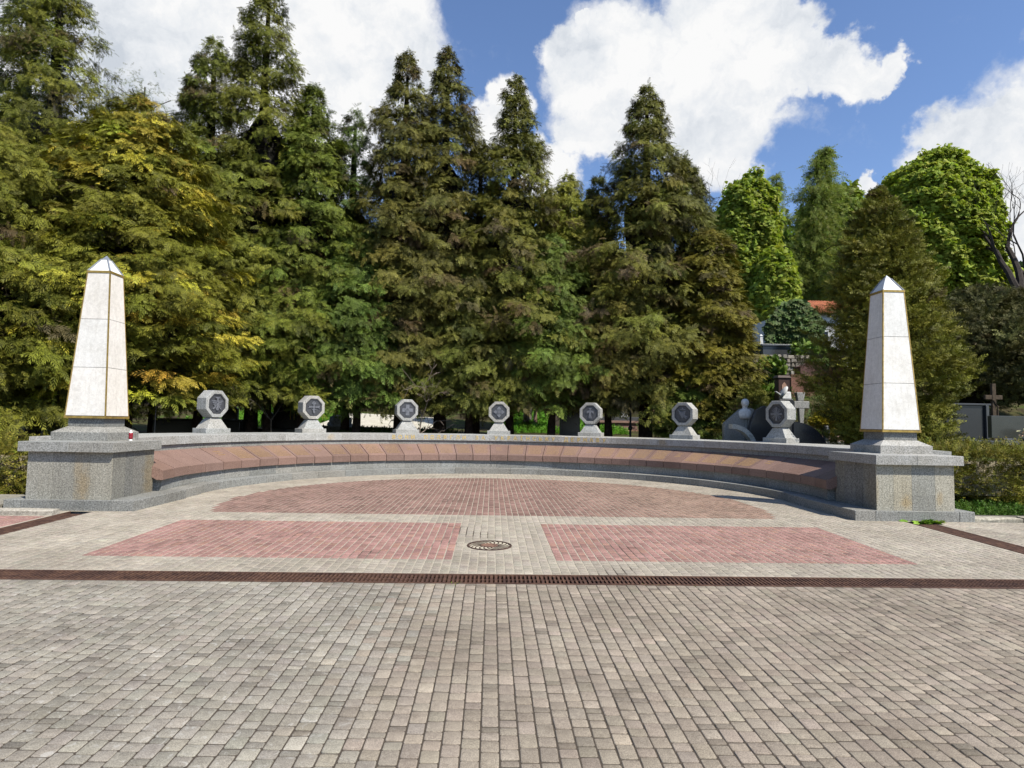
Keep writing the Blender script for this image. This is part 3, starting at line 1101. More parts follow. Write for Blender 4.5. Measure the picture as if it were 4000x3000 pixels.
ELAB = ['octagonal grey emblem stone with a winged figure, under golden branches',
        'octagonal grey emblem stone with an anchor-like cross beside the dark arched tomb',
        'octagonal grey emblem stone with a broad cross bearing a small letter A',
        'octagonal pale emblem stone with a trefoil cross, in the middle of the wall',
        'octagonal grey emblem stone with a drooping-arm cross before the red granite tomb',
        'octagonal shaded emblem stone with a shield and a rifle across it',
        'octagonal shaded emblem stone with a broad rayed cross beside the black quarter-round stone']
RO = 8.503
for k in range(7):
    t = .0075 + (k - 3) * .3782
    root = empty('emblem_stone', arc_pt(RO, t, 1.187), ELAB[k], 'emblem stone', 'emblem stones along the top of the wall', -t)
    mb = MB()
    mb.box(-.395, .395, -.25, .25, 0, .13, gt(.95, 1.05), .006)
    mb.frustum(0, 0, .13, .40, .66, .42, .31, .25, gt(1.0, 1.08))
    mb.build('foot', M_GRANL, root)
    mb = MB()
    mb.box(-.13, .13, -.1, .1, .40, .425, (.7, .7, .7))
    ri = .36
    co = ri / math.cos(math.pi / 8)
    zc_ = .42 + ri
    oct_o = [(co * math.cos(math.pi / 8 + i * math.pi / 4), co * math.sin(math.pi / 8 + i * math.pi / 4)) for i in range(8)]
    D0, D1 = -.17, .17
    ringp = [(1.0, D1), (1.0, D0 + .012), (.975, D0), (.755, D0), (.72, D0 + .035)]
    vs = []
    for s_, dd in ringp:
        vs += [(u * s_, dd, zc_ + v * s_) for u, v in oct_o]
    fs = [tuple(range(8))]
    for r_ in range(4):
        fs += [(r_ * 8 + i, r_ * 8 + 8 + i, r_ * 8 + 8 + (i + 1) % 8, r_ * 8 + (i + 1) % 8) for i in range(8)]
    fs.append(tuple(32 + i for i in range(7, -1, -1)))
    mb.add(vs, fs, gt(.97, 1.06))
    mb.build('octagon_frame', M_GRANL, root)
    mb = MB()
    s_ = .715
    mb.prism([(u * s_, v * s_) for u, v in oct_o], D0 + .034, D0 + .026, lambda u, v, w_: (u, w_, zc_ + v), (1.0, 1.0, 1.0))
    for s1, s0, dd in ((.715, .66, .010),):
        for i in range(8):
            a, c_ = oct_o[i], oct_o[(i + 1) % 8]
            mb.prism([(a[0] * s1, a[1] * s1), (c_[0] * s1, c_[1] * s1), (c_[0] * s0, c_[1] * s0), (a[0] * s0, a[1] * s0)], D0 + .027, D0 + dd, lambda u, v, w_: (u, w_, zc_ + v), (.8, .8, .8))
    plate = mb.build('medallion', M_BRONZE, root)
    mb = MB()
    sc = ri * .64
    for j, (poly, h) in enumerate(emblem_polys(k)):
        mb.prism([(u * sc, v * sc) for u, v in poly], D0 + .027, D0 + .027 - .030 * h - .0007 * j, lambda u, v, w_: (u, w_, zc_ + v), (2.5, 2.5, 2.5))
    mb.build('relief', M_BRONZE, plate)

# ------------------------------------------------------------------ foliage
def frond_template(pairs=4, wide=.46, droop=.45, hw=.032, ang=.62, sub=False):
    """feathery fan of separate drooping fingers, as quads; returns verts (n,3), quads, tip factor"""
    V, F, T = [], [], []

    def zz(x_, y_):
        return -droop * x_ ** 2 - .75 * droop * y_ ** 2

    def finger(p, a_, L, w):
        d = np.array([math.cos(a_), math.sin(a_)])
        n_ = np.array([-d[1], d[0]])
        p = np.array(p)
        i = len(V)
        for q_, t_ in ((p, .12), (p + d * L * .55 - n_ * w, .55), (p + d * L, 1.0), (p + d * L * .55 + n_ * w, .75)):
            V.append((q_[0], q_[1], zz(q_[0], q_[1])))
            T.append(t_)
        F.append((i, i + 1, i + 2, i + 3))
    for j in range(pairs):
        x_ = .06 + .70 * j / max(1, pairs - 1)
        L = wide * (1 - x_) ** .45
        for k_, s_ in enumerate((-1, 1)):
            finger((x_ + .05 * k_, 0), s_ * (ang - .12 * x_), L, hw * (.8 + .5 * L))
            if sub:
                finger((x_ + .05 * k_ + L * .35, s_ * L * .25), s_ * (ang - .45), L * .6, hw * .8)
    finger((.66, 0), 0.0, .36, hw)
    finger((.0, 0), 0.0, .72, hw * .7)
    return np.array(V), np.array(F), np.array(T)


FR_CYP = frond_template(4, .50, .50, .034)
FR_FINE = frond_template(3, .46, .25, .035)
FR_THUJA = frond_template(3, .52, .12, .045)
FR_COARSE = frond_template(2, .5, .35, .075)


def palm_template():
    V, F, T = [], [], []
    for j in range(6):
        a = (j - 2.5) * .52
        d = np.array([math.cos(a), math.sin(a)])
        n_ = np.array([-d[1], d[0]])
        L = 1.0 - .07 * abs(j - 2.5)
        i = len(V)
        for (s, w) in ((.02, 0), (.68, -.19), (1.0, 0), (.68, .19)):
            q_ = d * s * L + n_ * w
            V.append((q_[0], q_[1], -.42 * (s * L) ** 2))
            T.append(.3 + .7 * s)
        F.append((i, i + 1, i + 2, i + 3))
    return np.array(V), np.array(F), np.array(T)


FR_PALM = palm_template()


def norm(a):
    return a / np.maximum(np.linalg.norm(a, axis=-1, keepdims=True), 1e-9)


def scatter(tmpl, P, D, Nn, Sc, C, Ctip, r):
    """P origin, D direction, Nn approximate normal, Sc length -> V,F,C arrays"""
    tv, tf, tt = tmpl
    D = norm(D)
    Yv = norm(np.cross(Nn, D))
    Zv = np.cross(D, Yv)
    Sc = Sc[:, None, None]
    V = P[:, None, :] + Sc * (tv[None, :, 0:1] * D[:, None, :] + tv[None, :, 1:2] * Yv[:, None, :] + tv[None, :, 2:3] * Zv[:, None, :])
    n, k = len(P), len(tv)
    F = (np.arange(n)[:, None, None] * k + tf[None]).reshape(-1, 4)
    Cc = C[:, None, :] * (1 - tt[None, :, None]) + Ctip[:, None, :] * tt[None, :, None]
    return V.reshape(-1, 3), F, Cc.reshape(-1, 3)


def hue_jit(base, n, r, s=.16, h=.07):
    b_ = np.array(base)[None, :] * (1 + r.normal(0, s, (n, 1)))
    return np.clip(b_ * (1 + r.normal(0, h, (n, 3))), .004, .9)


def trunk_mesh(parent, zb, H, r_, col=(.055, .036, .026), lean=0.0, seed=0, stubs=0, zmax=.86):
    rr = random.Random(seed)
    mb = MB()
    n_ = 7
    pts, rad = [], []
    for i in range(n_):
        t = i / (n_ - 1)
        pts.append((rr.uniform(-.05, .05) * (i > 0) + lean * t, rr.uniform(-.05, .05) * (i > 0), zb + (H * zmax - zb) * t - .3 * (i == 0)))
        rad.append(r_ * (1.25 if i == 0 else 1 - .96 * t))
    mb.tube(pts, rad, 9, col)
    for _ in range(stubs):
        z = rr.uniform(.8, 3.2)
        a = rr.uniform(0, 6.28)
        L = rr.uniform(.5, 1.3)
        p0 = (0, 0, z)
        p1 = (math.cos(a) * L * .5, math.sin(a) * L * .5, z + rr.uniform(-.1, .15))
        p2 = (math.cos(a + .3) * L, math.sin(a + .3) * L, z - rr.uniform(.0, .4))
        mb.tube([p0, p1, p2], [.02, .013, .005], 4, (.08, .065, .05))
    mb.build('trunk', M_BARK, parent)


def conifer(name, label, x, y, H, r0, zb, seed, nb=260, style='cypress', col=(.075, .09, .026), tip=(.155, .165, .045),
            group=None, tr=.16, lean=0.0, trunk=True, size=1.0, p_top=.80, nf=8, cat='tree', brown=.06, ragged=.25, stubs=8, bulge=.0, sq=None, gold=None, widen=1.14):
    r = np.random.default_rng(seed)
    zg = z_ground(x, y)
    root = empty(name, (x, y, zg), label, cat, group)
    Hh = H - zg
    zb0 = max(.0, zb - zg - (.35 if zb > 2.2 else 0))
    # branches
    r0 = r0 * widen
    size = size * .86
    n_ = int(nb * 1.22)
    t = r.random(n_ * 3)
    if style == 'thuja':
        prof = lambda q_: np.minimum(1, .70 + 1.5 * q_) * (1 - q_ ** 1.35) ** .8 + .03
    else:
        prof = lambda q_: (1 - q_) ** p_top * np.minimum(1, .72 + q_ * 1.6 + bulge) + .045
    keep = r.random(len(t)) < prof(t) * .92 + .10 + .30 * (t > .72)
    t = t[keep][:n_]
    n_ = len(t)
    th = r.uniform(0, 2 * np.pi, n_)
    # fewer boughs on the far side
    far = np.sin(th) > .35
    th = np.where(far & (r.random(n_) < .5), th + np.pi, th)
    lob = 1 + ragged * (np.sin(th * 3 + t * 9 + seed) * .35 + np.sin(t * 31 + th * 2 + seed) * .35)
    L = r0 * prof(t) * lob * (.48 + .72 * r.random(n_) ** .8)
    z0 = zb0 + (Hh - zb0) * t
    if zb0 > .3:
        low = t < .16
        z0 = np.where(low, z0 + r.normal(.0, .28, n_), z0)
    rise = {'cypress': .10, 'thuja': .55, 'gold': .28}[style]
    fall = {'cypress': .26, 'thuja': .0, 'gold': .18}[style]
    Ps, Ds, Ns, Ss, Cs, Ts = [], [], [], [], [], []
    bcol = hue_jit(col, n_, r, .20, .025)
    btip = hue_jit(tip, n_, r, .20, .03)
    isb = r.random(n_) < brown
    bcol[isb] = hue_jit((.105, .085, .045), n_, r)[isb]
    btip[isb] = hue_jit((.20, .155, .075), n_, r)[isb]
    if gold is not None:      # young golden growth on the sunlit outside of some boughs
        isg = r.random(n_) < gold[0]
        bcol[isg] = hue_jit(gold[1], n_, r)[isg]
        btip[isg] = hue_jit(gold[2], n_, r)[isg]
    Pi = [[], [], [], [], [], []]
    for s, cnt, spread in ((1.0, nf + 12, .70), (.88, nf + 9, .95), (.66, 6, 1.0)):
        inner = s < .7
        for c_ in range(cnt):
            rad = L * (s + r.normal(0, .05, n_))
            aa = th + np.clip(r.normal(0, .20, n_) / np.maximum(rad, .5), -.4, .4) * (1 if not inner else 2)
            zz = z0 + rise * rad - fall * rad ** 2 / np.maximum(L, .3) + r.normal(0, .07 * size, n_)
            P = np.stack([np.cos(aa) * rad + lean * t, np.sin(aa) * rad, zz], 1)
            az = th + r.normal(0, spread, n_)
            if style == 'cypress':
                el = r.normal(-.22, .46, n_)
            elif style == 'gold':
                el = r.normal(-.02, .28, n_)
            else:
                el = r.normal(.40, .35, n_)
            D = np.stack([np.cos(az) * np.cos(el), np.sin(az) * np.cos(el), np.sin(el)], 1)
            nn = np.stack([np.cos(th) * .55, np.sin(th) * .55, np.full(n_, .8)], 1) + r.normal(0, .32, (n_, 3))
            if style == 'thuja':
                nn = np.stack([np.cos(th), np.sin(th), np.full(n_, .55)], 1) + r.normal(0, .40, (n_, 3))
            k = r.normal(1, .10, (n_, 1))
            vals = (P, D, nn, r.uniform(.22, .44, n_) * size * (1.0 if not inner else 1.2) * np.clip(.55 + L / r0, .55, 1.1), bcol * k, btip * k)
            for lst, v_ in zip(Pi if inner else (Ps, Ds, Ns, Ss, Cs, Ts), vals):
                lst.append(v_)
    # leader
    m_ = 14
    zt = np.linspace(Hh - .9 * size, Hh + .1, m_)
    aa = r.uniform(0, 6.28, m_)
    Ps.append(np.stack([np.full(m_, lean), np.zeros(m_), zt], 1))
    Ds.append(np.stack([np.cos(aa) * .7, np.sin(aa) * .7, r.uniform(.1, .9, m_)], 1))
    Ns.append(r.normal(0, 1, (m_, 3)))
    Ss.append(r.uniform(.2, .34, m_) * size)
    Cs.append(hue_jit(col, m_, r))
    Ts.append(hue_jit(tip, m_, r))
    P, D, Nn, Sc, C, T = [np.concatenate(q_) for q_ in (Ps, Ds, Ns, Ss, Cs, Ts)]
    tm = {'cypress': FR_CYP, 'gold': FR_CYP, 'thuja': FR_THUJA}[style]
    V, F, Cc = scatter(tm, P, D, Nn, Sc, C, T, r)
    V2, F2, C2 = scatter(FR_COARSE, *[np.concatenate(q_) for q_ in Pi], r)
    F = np.concatenate([F, F2 + len(V)])
    V = np.concatenate([V, V2])
    Cc = np.concatenate([Cc, C2])
    # ragged dark-brown cone added to block sky and paint the gaps as shaded depth
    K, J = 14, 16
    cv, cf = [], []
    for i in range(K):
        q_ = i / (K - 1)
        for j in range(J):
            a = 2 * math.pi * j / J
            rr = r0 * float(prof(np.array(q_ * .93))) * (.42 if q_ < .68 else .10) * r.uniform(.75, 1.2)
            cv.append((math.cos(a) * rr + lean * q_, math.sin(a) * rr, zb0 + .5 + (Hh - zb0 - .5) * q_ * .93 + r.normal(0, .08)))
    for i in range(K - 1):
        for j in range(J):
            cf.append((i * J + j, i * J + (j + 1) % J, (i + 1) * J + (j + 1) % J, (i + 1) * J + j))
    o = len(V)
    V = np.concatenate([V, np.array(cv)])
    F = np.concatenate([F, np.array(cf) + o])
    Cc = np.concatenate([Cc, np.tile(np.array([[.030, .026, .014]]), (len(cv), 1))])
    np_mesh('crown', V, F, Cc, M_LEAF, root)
    if trunk:
        trunk_mesh(root, 0, Hh, tr, lean=lean, seed=seed, stubs=stubs)
    return root


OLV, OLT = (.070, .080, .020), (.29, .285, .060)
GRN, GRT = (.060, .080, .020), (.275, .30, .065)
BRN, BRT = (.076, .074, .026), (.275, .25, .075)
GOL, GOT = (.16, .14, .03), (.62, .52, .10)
GR = 'conifers in the row behind the wall'
conifer('spruce_tree', 'very dark tall conifer at the far left edge behind the golden one', -20.4, 27, 22.5, 3.4, 2.5, 11, 330, 'cypress', (.045, .06, .026), (.17, .19, .07), GR, size=1.15)
conifer('cypress_tree', 'tall olive conifer with a leaning ragged tip behind the golden tree', -16.7, 23.5, 18.6, 4.2, 2.3, 12, 480, 'cypress', OLV, OLT, GR, tr=.2, ragged=.4)
conifer('cypress_tree', 'broad olive-green conifer filling the left edge beside the left obelisk', -13.9, 17.6, 9.6, 2.9, 1.75, 13, 520, 'cypress', (.075, .083, .020), (.30, .285, .055), GR, p_top=.55, size=.9, stubs=4)
conifer('golden_cypress', 'golden-tipped broad conifer behind the left obelisk with branches over the wall', -11.3, 19.8, 11.5, 3.0, 1.9, 14, 760, 'gold', (.080, .080, .020), (.31, .295, .055), GR, p_top=.52, gold=(.32, GOL, GOT), size=.95, brown=.03)
conifer('cypress_tree', 'slender conifer between the golden tree and the tall twin-peaked one', -13.5, 25.5, 13.6, 2.5, 2.9, 15, 260, 'cypress', GRN, GRT, GR)
conifer('cypress_tree', 'tallest conifer of the row, its tip cut by the top of the photo', -9.45, 25, 19.6, 3.5, 3.1, 16, 560, 'cypress', OLV, OLT, GR, tr=.24, ragged=.42, p_top=.86)
conifer('cypress_tree', 'conifer with a pointed tip close left of the tallest tree', -11.15, 24.2, 16.4, 2.9, 3.0, 17, 420, 'cypress', (.066, .080, .022), (.27, .28, .065), GR, p_top=.75)
conifer('cypress_tree', 'fresh green drooping conifer right of the tallest tree', -7.35, 24.6, 14.9, 2.5, 3.1, 18, 400, 'cypress', GRN, GRT, GR, p_top=.72, size=1.05)
conifer('cypress_tree', 'small dark green conifer tip left of the twin brown peaks', -6.0, 26, 14.8, 2.6, 2.9, 19, 280, 'cypress', (.052, .078, .026), (.19, .235, .065), GR, p_top=.74)
conifer('cypress_tree', 'brownish left one of the twin peaks at the centre of the row', -3.72, 25, 16.6, 2.6, 3.1, 20, 480, 'cypress', BRN, BRT, GR, ragged=.35, brown=.15, p_top=.76)
conifer('cypress_tree', 'brownish right one of the twin peaks at the centre of the row', -2.1, 25.4, 17.1, 2.5, 3.2, 21, 480, 'cypress', BRN, BRT, GR, ragged=.35, brown=.15, p_top=.74, tr=.24)
conifer('cypress_tree', 'narrow pointed olive conifer against the small cloud right of the twin peaks', .72, 25, 15.8, 2.5, 3.1, 22, 480, 'cypress', (.070, .074, .022), (.28, .265, .065), GR, ragged=.4, brown=.1, p_top=.80)
conifer('cypress_tree', 'low yellow-green conifer in the gap between two taller pointed ones', 3.1, 26.8, 12.4, 2.5, 2.9, 23, 380, 'cypress', (0.152, 0.168, 0.035), (0.336, 0.320, 0.072), GR, p_top=.6)
conifer('cypress_tree', 'tall olive conifer right of the gap, with a pointed tip against the big cloud', 6.15, 25, 15.6, 3.0, 3.1, 24, 560, 'cypress', (.070, .072, .022), (.28, .265, .065), GR, ragged=.35, brown=.1, p_top=.82, tr=.25)
conifer('cypress_tree', 'blunt-topped dark conifer close right of the tall pointed one', 7.9, 25.6, 12.7, 2.4, 2.9, 25, 400, 'cypress', OLV, (0.200, 0.189, 0.056), GR, p_top=.62, widen=.95)
conifer('golden_cypress', 'olive-gold rounded conifer at the right end of the row beside the gap', 8.05, 23.1, 8.9, 1.62, 2.3, 26, 400, 'gold', (.080, .074, .020), (.30, .255, .050), GR, p_top=.45, size=.85, widen=.95)
conifer('cypress_tree', 'low green drooping conifer in front of the twin peaks', -5.2, 24.3, 9.0, 2.1, 3.0, 27, 360, 'cypress', GRN, (0.240, 0.304, 0.080), GR, p_top=.55)
conifer('cypress_tree', 'low mixed green conifer behind the middle emblem stone', -.9, 24.6, 8.4, 2.0, 3.0, 28, 340, 'cypress', (0.081, 0.092, 0.028), (0.264, 0.264, 0.072), GR, p_top=.55)
conifer('cypress_tree', 'low bright green conifer left of the red granite tomb', 2.3, 24.5, 9.0, 2.1, 3.1, 29, 360, 'cypress', (0.075, 0.103, 0.025), (0.240, 0.280, 0.072), GR, p_top=.55)
conifer('cypress_tree', 'low olive conifer above the red granite tomb', 4.6, 24.6, 8.6, 2.0, 3.2, 30, 340, 'cypress', (0.086, 0.086, 0.025), (0.264, 0.232, 0.067), GR, p_top=.55)
conifer('young_cypress', 'small leafy young conifer between the shaded emblem stone and the grey gravestone', 7.2, 23.2, 4.2, 1.0, 1.5, 31, 190, 'gold', (0.092, 0.115, 0.025), (0.272, 0.304, 0.080), None, p_top=.35, size=.8, stubs=0, tr=.05)
conifer('cypress_tree', 'dark green low conifer behind the left emblem stones', -8.6, 24.4, 8.8, 2.1, 3.1, 32, 360, 'cypress', (0.075, 0.092, 0.025), (0.240, 0.248, 0.067), GR, p_top=.55)

conifer('cypress_tree', 'dark conifer filling the row behind the fresh green drooping one', -8.1, 27.2, 15.3, 2.6, 3, 33, 320, 'cypress', OLV, (.20, .205, .05), GR)
conifer('cypress_tree', 'dark conifer filling the row behind the twin brown peaks', -.7, 27, 14.0, 2.6, 3, 34, 320, 'cypress', OLV, (.20, .19, .05), GR)
conifer('cypress_tree', 'dark conifer behind the golden tree, left of the pointed one', -15.3, 26.5, 15.4, 2.8, 3, 35, 320, 'cypress', OLV, (.22, .21, .05), GR)
conifer('cypress_tree', 'dark conifer filling the row left of the tall one by the big cloud', 4.5, 27.2, 12.6, 2.4, 3, 36, 300, 'cypress', OLV, (.20, .19, .05), GR)

TH = 'thujas beyond the right obelisk'
conifer('thuja', 'large cone-shaped brown-green thuja right behind the right obelisk', 10.85, 17.2, 8.4, 2.0, .45, 41, 1150, 'thuja', (.060, .062, .018), (.32, .30, .060), TH, size=.56, nf=7, widen=.92, brown=.05, stubs=0, ragged=.10)
conifer('thuja', 'rounded grey-brown thuja beyond the dark tombs', 23.9, 30, 8.6, 2.9, 2.7, 42, 560, 'thuja', (.070, .068, .030), (.20, .185, .075), TH, size=.95, brown=.1, stubs=0, ragged=.12)
conifer('thuja', 'grey-brown thuja at the right edge of the photo behind the slab tomb', 26.3, 29, 8.9, 2.2, 2.9, 43, 460, 'thuja', (.070, .066, .030), (.20, .175, .07), TH, size=.95, brown=.1, stubs=0, ragged=.12)
conifer('young_cypress', 'round clipped little conifer behind the grey stone with the white bust', 8.75, 21.0, 3.1, .62, 1.0, 44, 150, 'thuja', (0.098, 0.103, 0.025), (0.288, 0.272, 0.072), None, size=.5, stubs=0, tr=.04)


def hedge(name, label, x0, x1, y0, y1, z0, z1, seed, n):
    r = np.random.default_rng(seed)
    P = np.stack([r.uniform(x0, x1, n), r.uniform(y0, y1, n), r.uniform(z0, z1, n)], 1)
    face = r.integers(0, 10, n)
    lump = .14 * np.sin(P[:, 0] * 4.1 + seed) + .10 * np.sin(P[:, 2] * 6 + P[:, 0] * 2.3)
    dep = r.exponential(.07, n)
    out = np.zeros((n, 3))
    f = face < 5
    P[f, 1] = y0 + dep[f] - lump[f]
    out[f] = (0, -1, .35)
    tp = (face >= 5) & (face < 8)
    P[tp, 2] = z1 - dep[tp] + lump[tp] * .7
    out[tp] = (0, -.2, 1)
    a = face == 8
    P[a, 0] = x0 + dep[a]
    out[a] = (-1, -.2, .35)
    c_ = face == 9
    P[c_, 0] = x1 - dep[c_]
    out[c_] = (1, -.2, .35)
    D = out + r.normal(0, .55, (n, 3))
    V, F, C = scatter(FR_THUJA, P, D, np.tile([0, -.6, .8], (n, 1)) + r.normal(0, .5, (n, 3)), r.uniform(.10, .20, n), hue_jit((.085, .085, .022), n, r), hue_jit((.30, .27, .055), n, r, .25), r)
    root = empty(name, ((x0 + x1) / 2, (y0 + y1) / 2, z0), label, 'hedge')
    V = V - np.array([(x0 + x1) / 2, (y0 + y1) / 2, z0])
    np_mesh('foliage', V, F, C, M_LEAF, root)
    mb = MB()
    cx_, cy_ = (x1 - x0) / 2 - .25, (y1 - y0) / 2 - .22
    for i in range(60):
        xx, yy = random.uniform(-cx_, cx_), random.uniform(-cy_, cy_)
        mb.tube([(xx, yy, -.1), (xx + random.uniform(-.1, .1), yy, (z1 - z0) * .5), (xx + random.uniform(-.2, .2), yy + random.uniform(-.1, .1), (z1 - z0) * .85)], [.02, .014, .006], 4, (.05, .04, .03))
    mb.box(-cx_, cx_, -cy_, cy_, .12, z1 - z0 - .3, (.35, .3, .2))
    mb.build('stems', M_BARK, root)


hedge('hedge', 'low clipped golden-green hedge right of the right pedestal', 9.15, 15.5, 13.2, 14.9, .08, 1.18, 51, 11000)
hedge('hedge', 'low clipped golden-green hedge at the left edge beside the left pedestal', -14.0, -9.45, 12.5, 14.2, .02, 1.02, 52, 7500)


# broadleaf trees -----------------------------------------------------------
def broadleaf(name, label, x, y, ztop, zbot, rx_, ry_, seed, n, col, tip, tmpl, size, group=None, power=2.4, tiers=True, trunk_r=.3, lobes=.10, shell=.42, lean=0):
    r = np.random.default_rng(seed)
    zg = z_ground(x, y)
    root = empty(name, (x, y, zg), label, 'tree', group)
    zc = (ztop + zbot) / 2 - zg
    rz_ = (ztop - zbot) / 2
    # leaf clumps over a lumpy dome
    nc = n
    d = norm(r.normal(0, 1, (nc, 3)))
    d[:, 1] = np.where((d[:, 1] > .3) & (r.random(nc) < .6), -d[:, 1], d[:, 1])
    lum = 1 + lobes * (np.sin(d[:, 0] * 7 + seed) * np.sin(d[:, 2] * 8 + 1.3 * seed) + .6 * np.sin(d[:, 0] * 15 + d[:, 1] * 11 + d[:, 2] * 17))
    rad = lum * (1 - shell * r.random(nc) ** 2.2)
    ex = 2 / power
    e = np.sign(d) * np.abs(d) ** ex
    e = e / (np.sum(np.abs(e) ** power, 1, keepdims=True) ** (1 / power))
    P0 = e * rad[:, None] * np.array([rx_, ry_, rz_]) + np.array([0, 0, zc])
    if tiers:
        P0[:, 2] += (.10) * np.sin(P0[:, 2] * 5.2 + 3 * d[:, 0])
    P0[:, 0] += lean * (P0[:, 2] - zc) / rz_
    Ps, Ds, Ns, Ss, Cs, Ts = [], [], [], [], [], []
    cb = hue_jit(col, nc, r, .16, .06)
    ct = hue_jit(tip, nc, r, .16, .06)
    for j in range(5):
        az = np.arctan2(d[:, 1], d[:, 0]) + (j - 2) * .95 + r.normal(0, .3, nc)
        el = r.normal(-.25, .35, nc)
        Ps.append(P0 + r.normal(0, .42 * size, (nc, 3)))
        Ds.append(np.stack([np.cos(az) * np.cos(el), np.sin(az) * np.cos(el), np.sin(el)], 1))
        Ns.append(np.stack([d[:, 0] * .8, d[:, 1] * .8, np.full(nc, .8)], 1) + r.normal(0, .55, (nc, 3)))
        Ss.append(r.uniform(.55, 1.1, nc) * size)
        Cs.append(cb)
        Ts.append(ct)
    P, D, Nn, Sc, C, T = [np.concatenate(q_) for q_ in (Ps, Ds, Ns, Ss, Cs, Ts)]
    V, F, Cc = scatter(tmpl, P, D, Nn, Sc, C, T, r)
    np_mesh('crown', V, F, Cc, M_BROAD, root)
    mb = MB()
    rr = random.Random(seed)
    mb.tube([(0, 0, -.4), (.1, 0, zc * .5), (lean * .2, 0, zc), (lean * .6, 0, zc + rz_ * .8)], [trunk_r * 1.2, trunk_r, trunk_r * .7, .05], 9, (.06, .05, .04))
    for i in range(16):
        a = rr.uniform(0, 6.28)
        z0 = zc + rz_ * rr.uniform(-.7, .4)
        L = rr.uniform(.55, .9)
        mb.tube([(0, 0, z0), (math.cos(a) * rx_ * L * .5, math.sin(a) * ry_ * L * .5, z0 + rz_ * .2), (math.cos(a) * rx_ * L, math.sin(a) * ry_ * L, z0 + rz_ * .32)], [trunk_r * .4, trunk_r * .25, .03], 5, (.06, .05, .04))
    mb.build('trunk', M_BARK, root)
    return root


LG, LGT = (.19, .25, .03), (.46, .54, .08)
broadleaf('chestnut_tree', 'big bright green dome-shaped chestnut above the right obelisk', 32.4, 45, 21.9, 9.5, 4.15, 4.0, 61, 11500, LG, LGT, FR_PALM, .28, 'broadleaf trees on the hill', 2.2, lobes=.07)
broadleaf('chestnut_tree', 'bright green lower chestnut boughs at the foot of the big dome', 34.6, 43.5, 14.0, 8.4, 2.0, 2.2, 62, 900, LG, LGT, FR_PALM, .6, 'broadleaf trees on the hill', 2.0)
broadleaf('chestnut_tree', 'column-shaped green chestnut left of the feathery larch', 20.5, 50, 21.9, 9.6, 2.3, 2.4, 63, 5200, (.17, .22, .03), (.40, .48, .08), FR_PALM, .30, 'broadleaf trees on the hill', 2.5)
broadleaf('chestnut_tree', 'small green chestnut below the column-shaped one', 21.4, 47, 15.2, 8.4, 1.5, 1.6, 64, 1400, (.17, .22, .03), (.40, .48, .08), FR_PALM, .38, 'broadleaf trees on the hill', 2.1)
broadleaf('lime_tree', 'light green lime tree between the larch and the brown thuja', 36.4, 65, 27.2, 14.0, 4.2, 3.8, 65, 1500, (.13, .18, .03), (.30, .38, .08), FR_PALM, .7, 'broadleaf trees on the hill', 2.1)
broadleaf('lime_tree', 'pale green lime tree at the back of the gap beside the larch', 25.0, 62, 24.0, 11.0, 4.5, 4, 66, 1400, (.10, .15, .03), (.24, .32, .07), FR_PALM, .7, 'broadleaf trees on the hill', 2.1)
broadleaf('birch_tree', 'thin pale leafy tree against the cloud above the golden conifer', -25.6, 45, 26.2, 18.5, 2.8, 2.4, 67, 330, (.12, .14, .06), (.22, .25, .11), FR_FINE, .42, None, 2.0, False, .13, .3, .7)
broadleaf('lime_tree', 'yellow-green leafy tree behind the gap in the conifer row', 3.4, 34, 14.2, 5.0, 2.7, 2.4, 68, 700, (.10, .13, .02), (.24, .25, .05), FR_PALM, .4, None, 2.0)


def larch(name, label, x, y, H, zb, r0, seed, n, lean):
    r = np.random.default_rng(seed)
    zg = z_ground(x, y)
    root = empty(name, (x, y, zg), label, 'tree')
    Hh, zb = H - zg, zb - zg
    t = r.random(n) ** .85
    th = r.uniform(0, 2 * np.pi, n)
    th = np.where((np.sin(th) > .4) & (r.random(n) < .5), -th, th)
    L = r0 * (np.minimum(1, (1 - t) * 2.0 + .16)) * r.uniform(.35, 1.05, n) * (1 + .25 * np.sin(t * 40 + th))
    z = zb + (Hh - zb) * t
    Ps, Ds, Ns, Ss = [], [], [], []
    for s in np.linspace(.15, 1, 9):
        P = np.stack([np.cos(th) * L * s + lean * t ** 2, np.sin(th) * L * s, z + .35 * L * s - .2 * (L * s) ** 2 / r0 + r.normal(0, .1, n)], 1)
        for _ in range(2):
            az = th + r.normal(0, .8, n)
            el = r.normal(-.75, .4, n)
            Ps.append(P + r.normal(0, .07, (n, 3)))
            Ds.append(np.stack([np.cos(az) * np.cos(el), np.sin(az) * np.cos(el), np.sin(el)], 1))
            Ns.append(r.normal(0, 1, (n, 3)))
            Ss.append(r.uniform(.35, .7, n))
    P, D, Nn, Sc = [np.concatenate(q_) for q_ in (Ps, Ds, Ns, Ss)]
    V, F, C = scatter(FR_FINE, P, D, Nn, Sc, hue_jit((.12, .15, .035), len(P), r), hue_jit((.34, .40, .10), len(P), r), r)
    np_mesh('crown', V, F, C, M_BROAD, root)
    mb = MB()
    mb.tube([(0, 0, -.4), (0, 0, zb), (lean * .25, 0, zb + (Hh - zb) * .5), (lean, 0, Hh)], [.35, .3, .17, .03], 8, (.06, .05, .04))
    for i in range(0, n, 6):
        a, Li, zi, ti = th[i], L[i], z[i], t[i]
        mb.tube([(lean * ti ** 2, 0, zi), (math.cos(a) * Li * .5 + lean * ti ** 2, math.sin(a) * Li * .5, zi + .15 * Li), (math.cos(a) * Li + lean * ti ** 2, math.sin(a) * Li, zi + .1 * Li)], [.05, .03, .01], 4, (.06, .05, .04))
    mb.build('trunk', M_BARK, root)


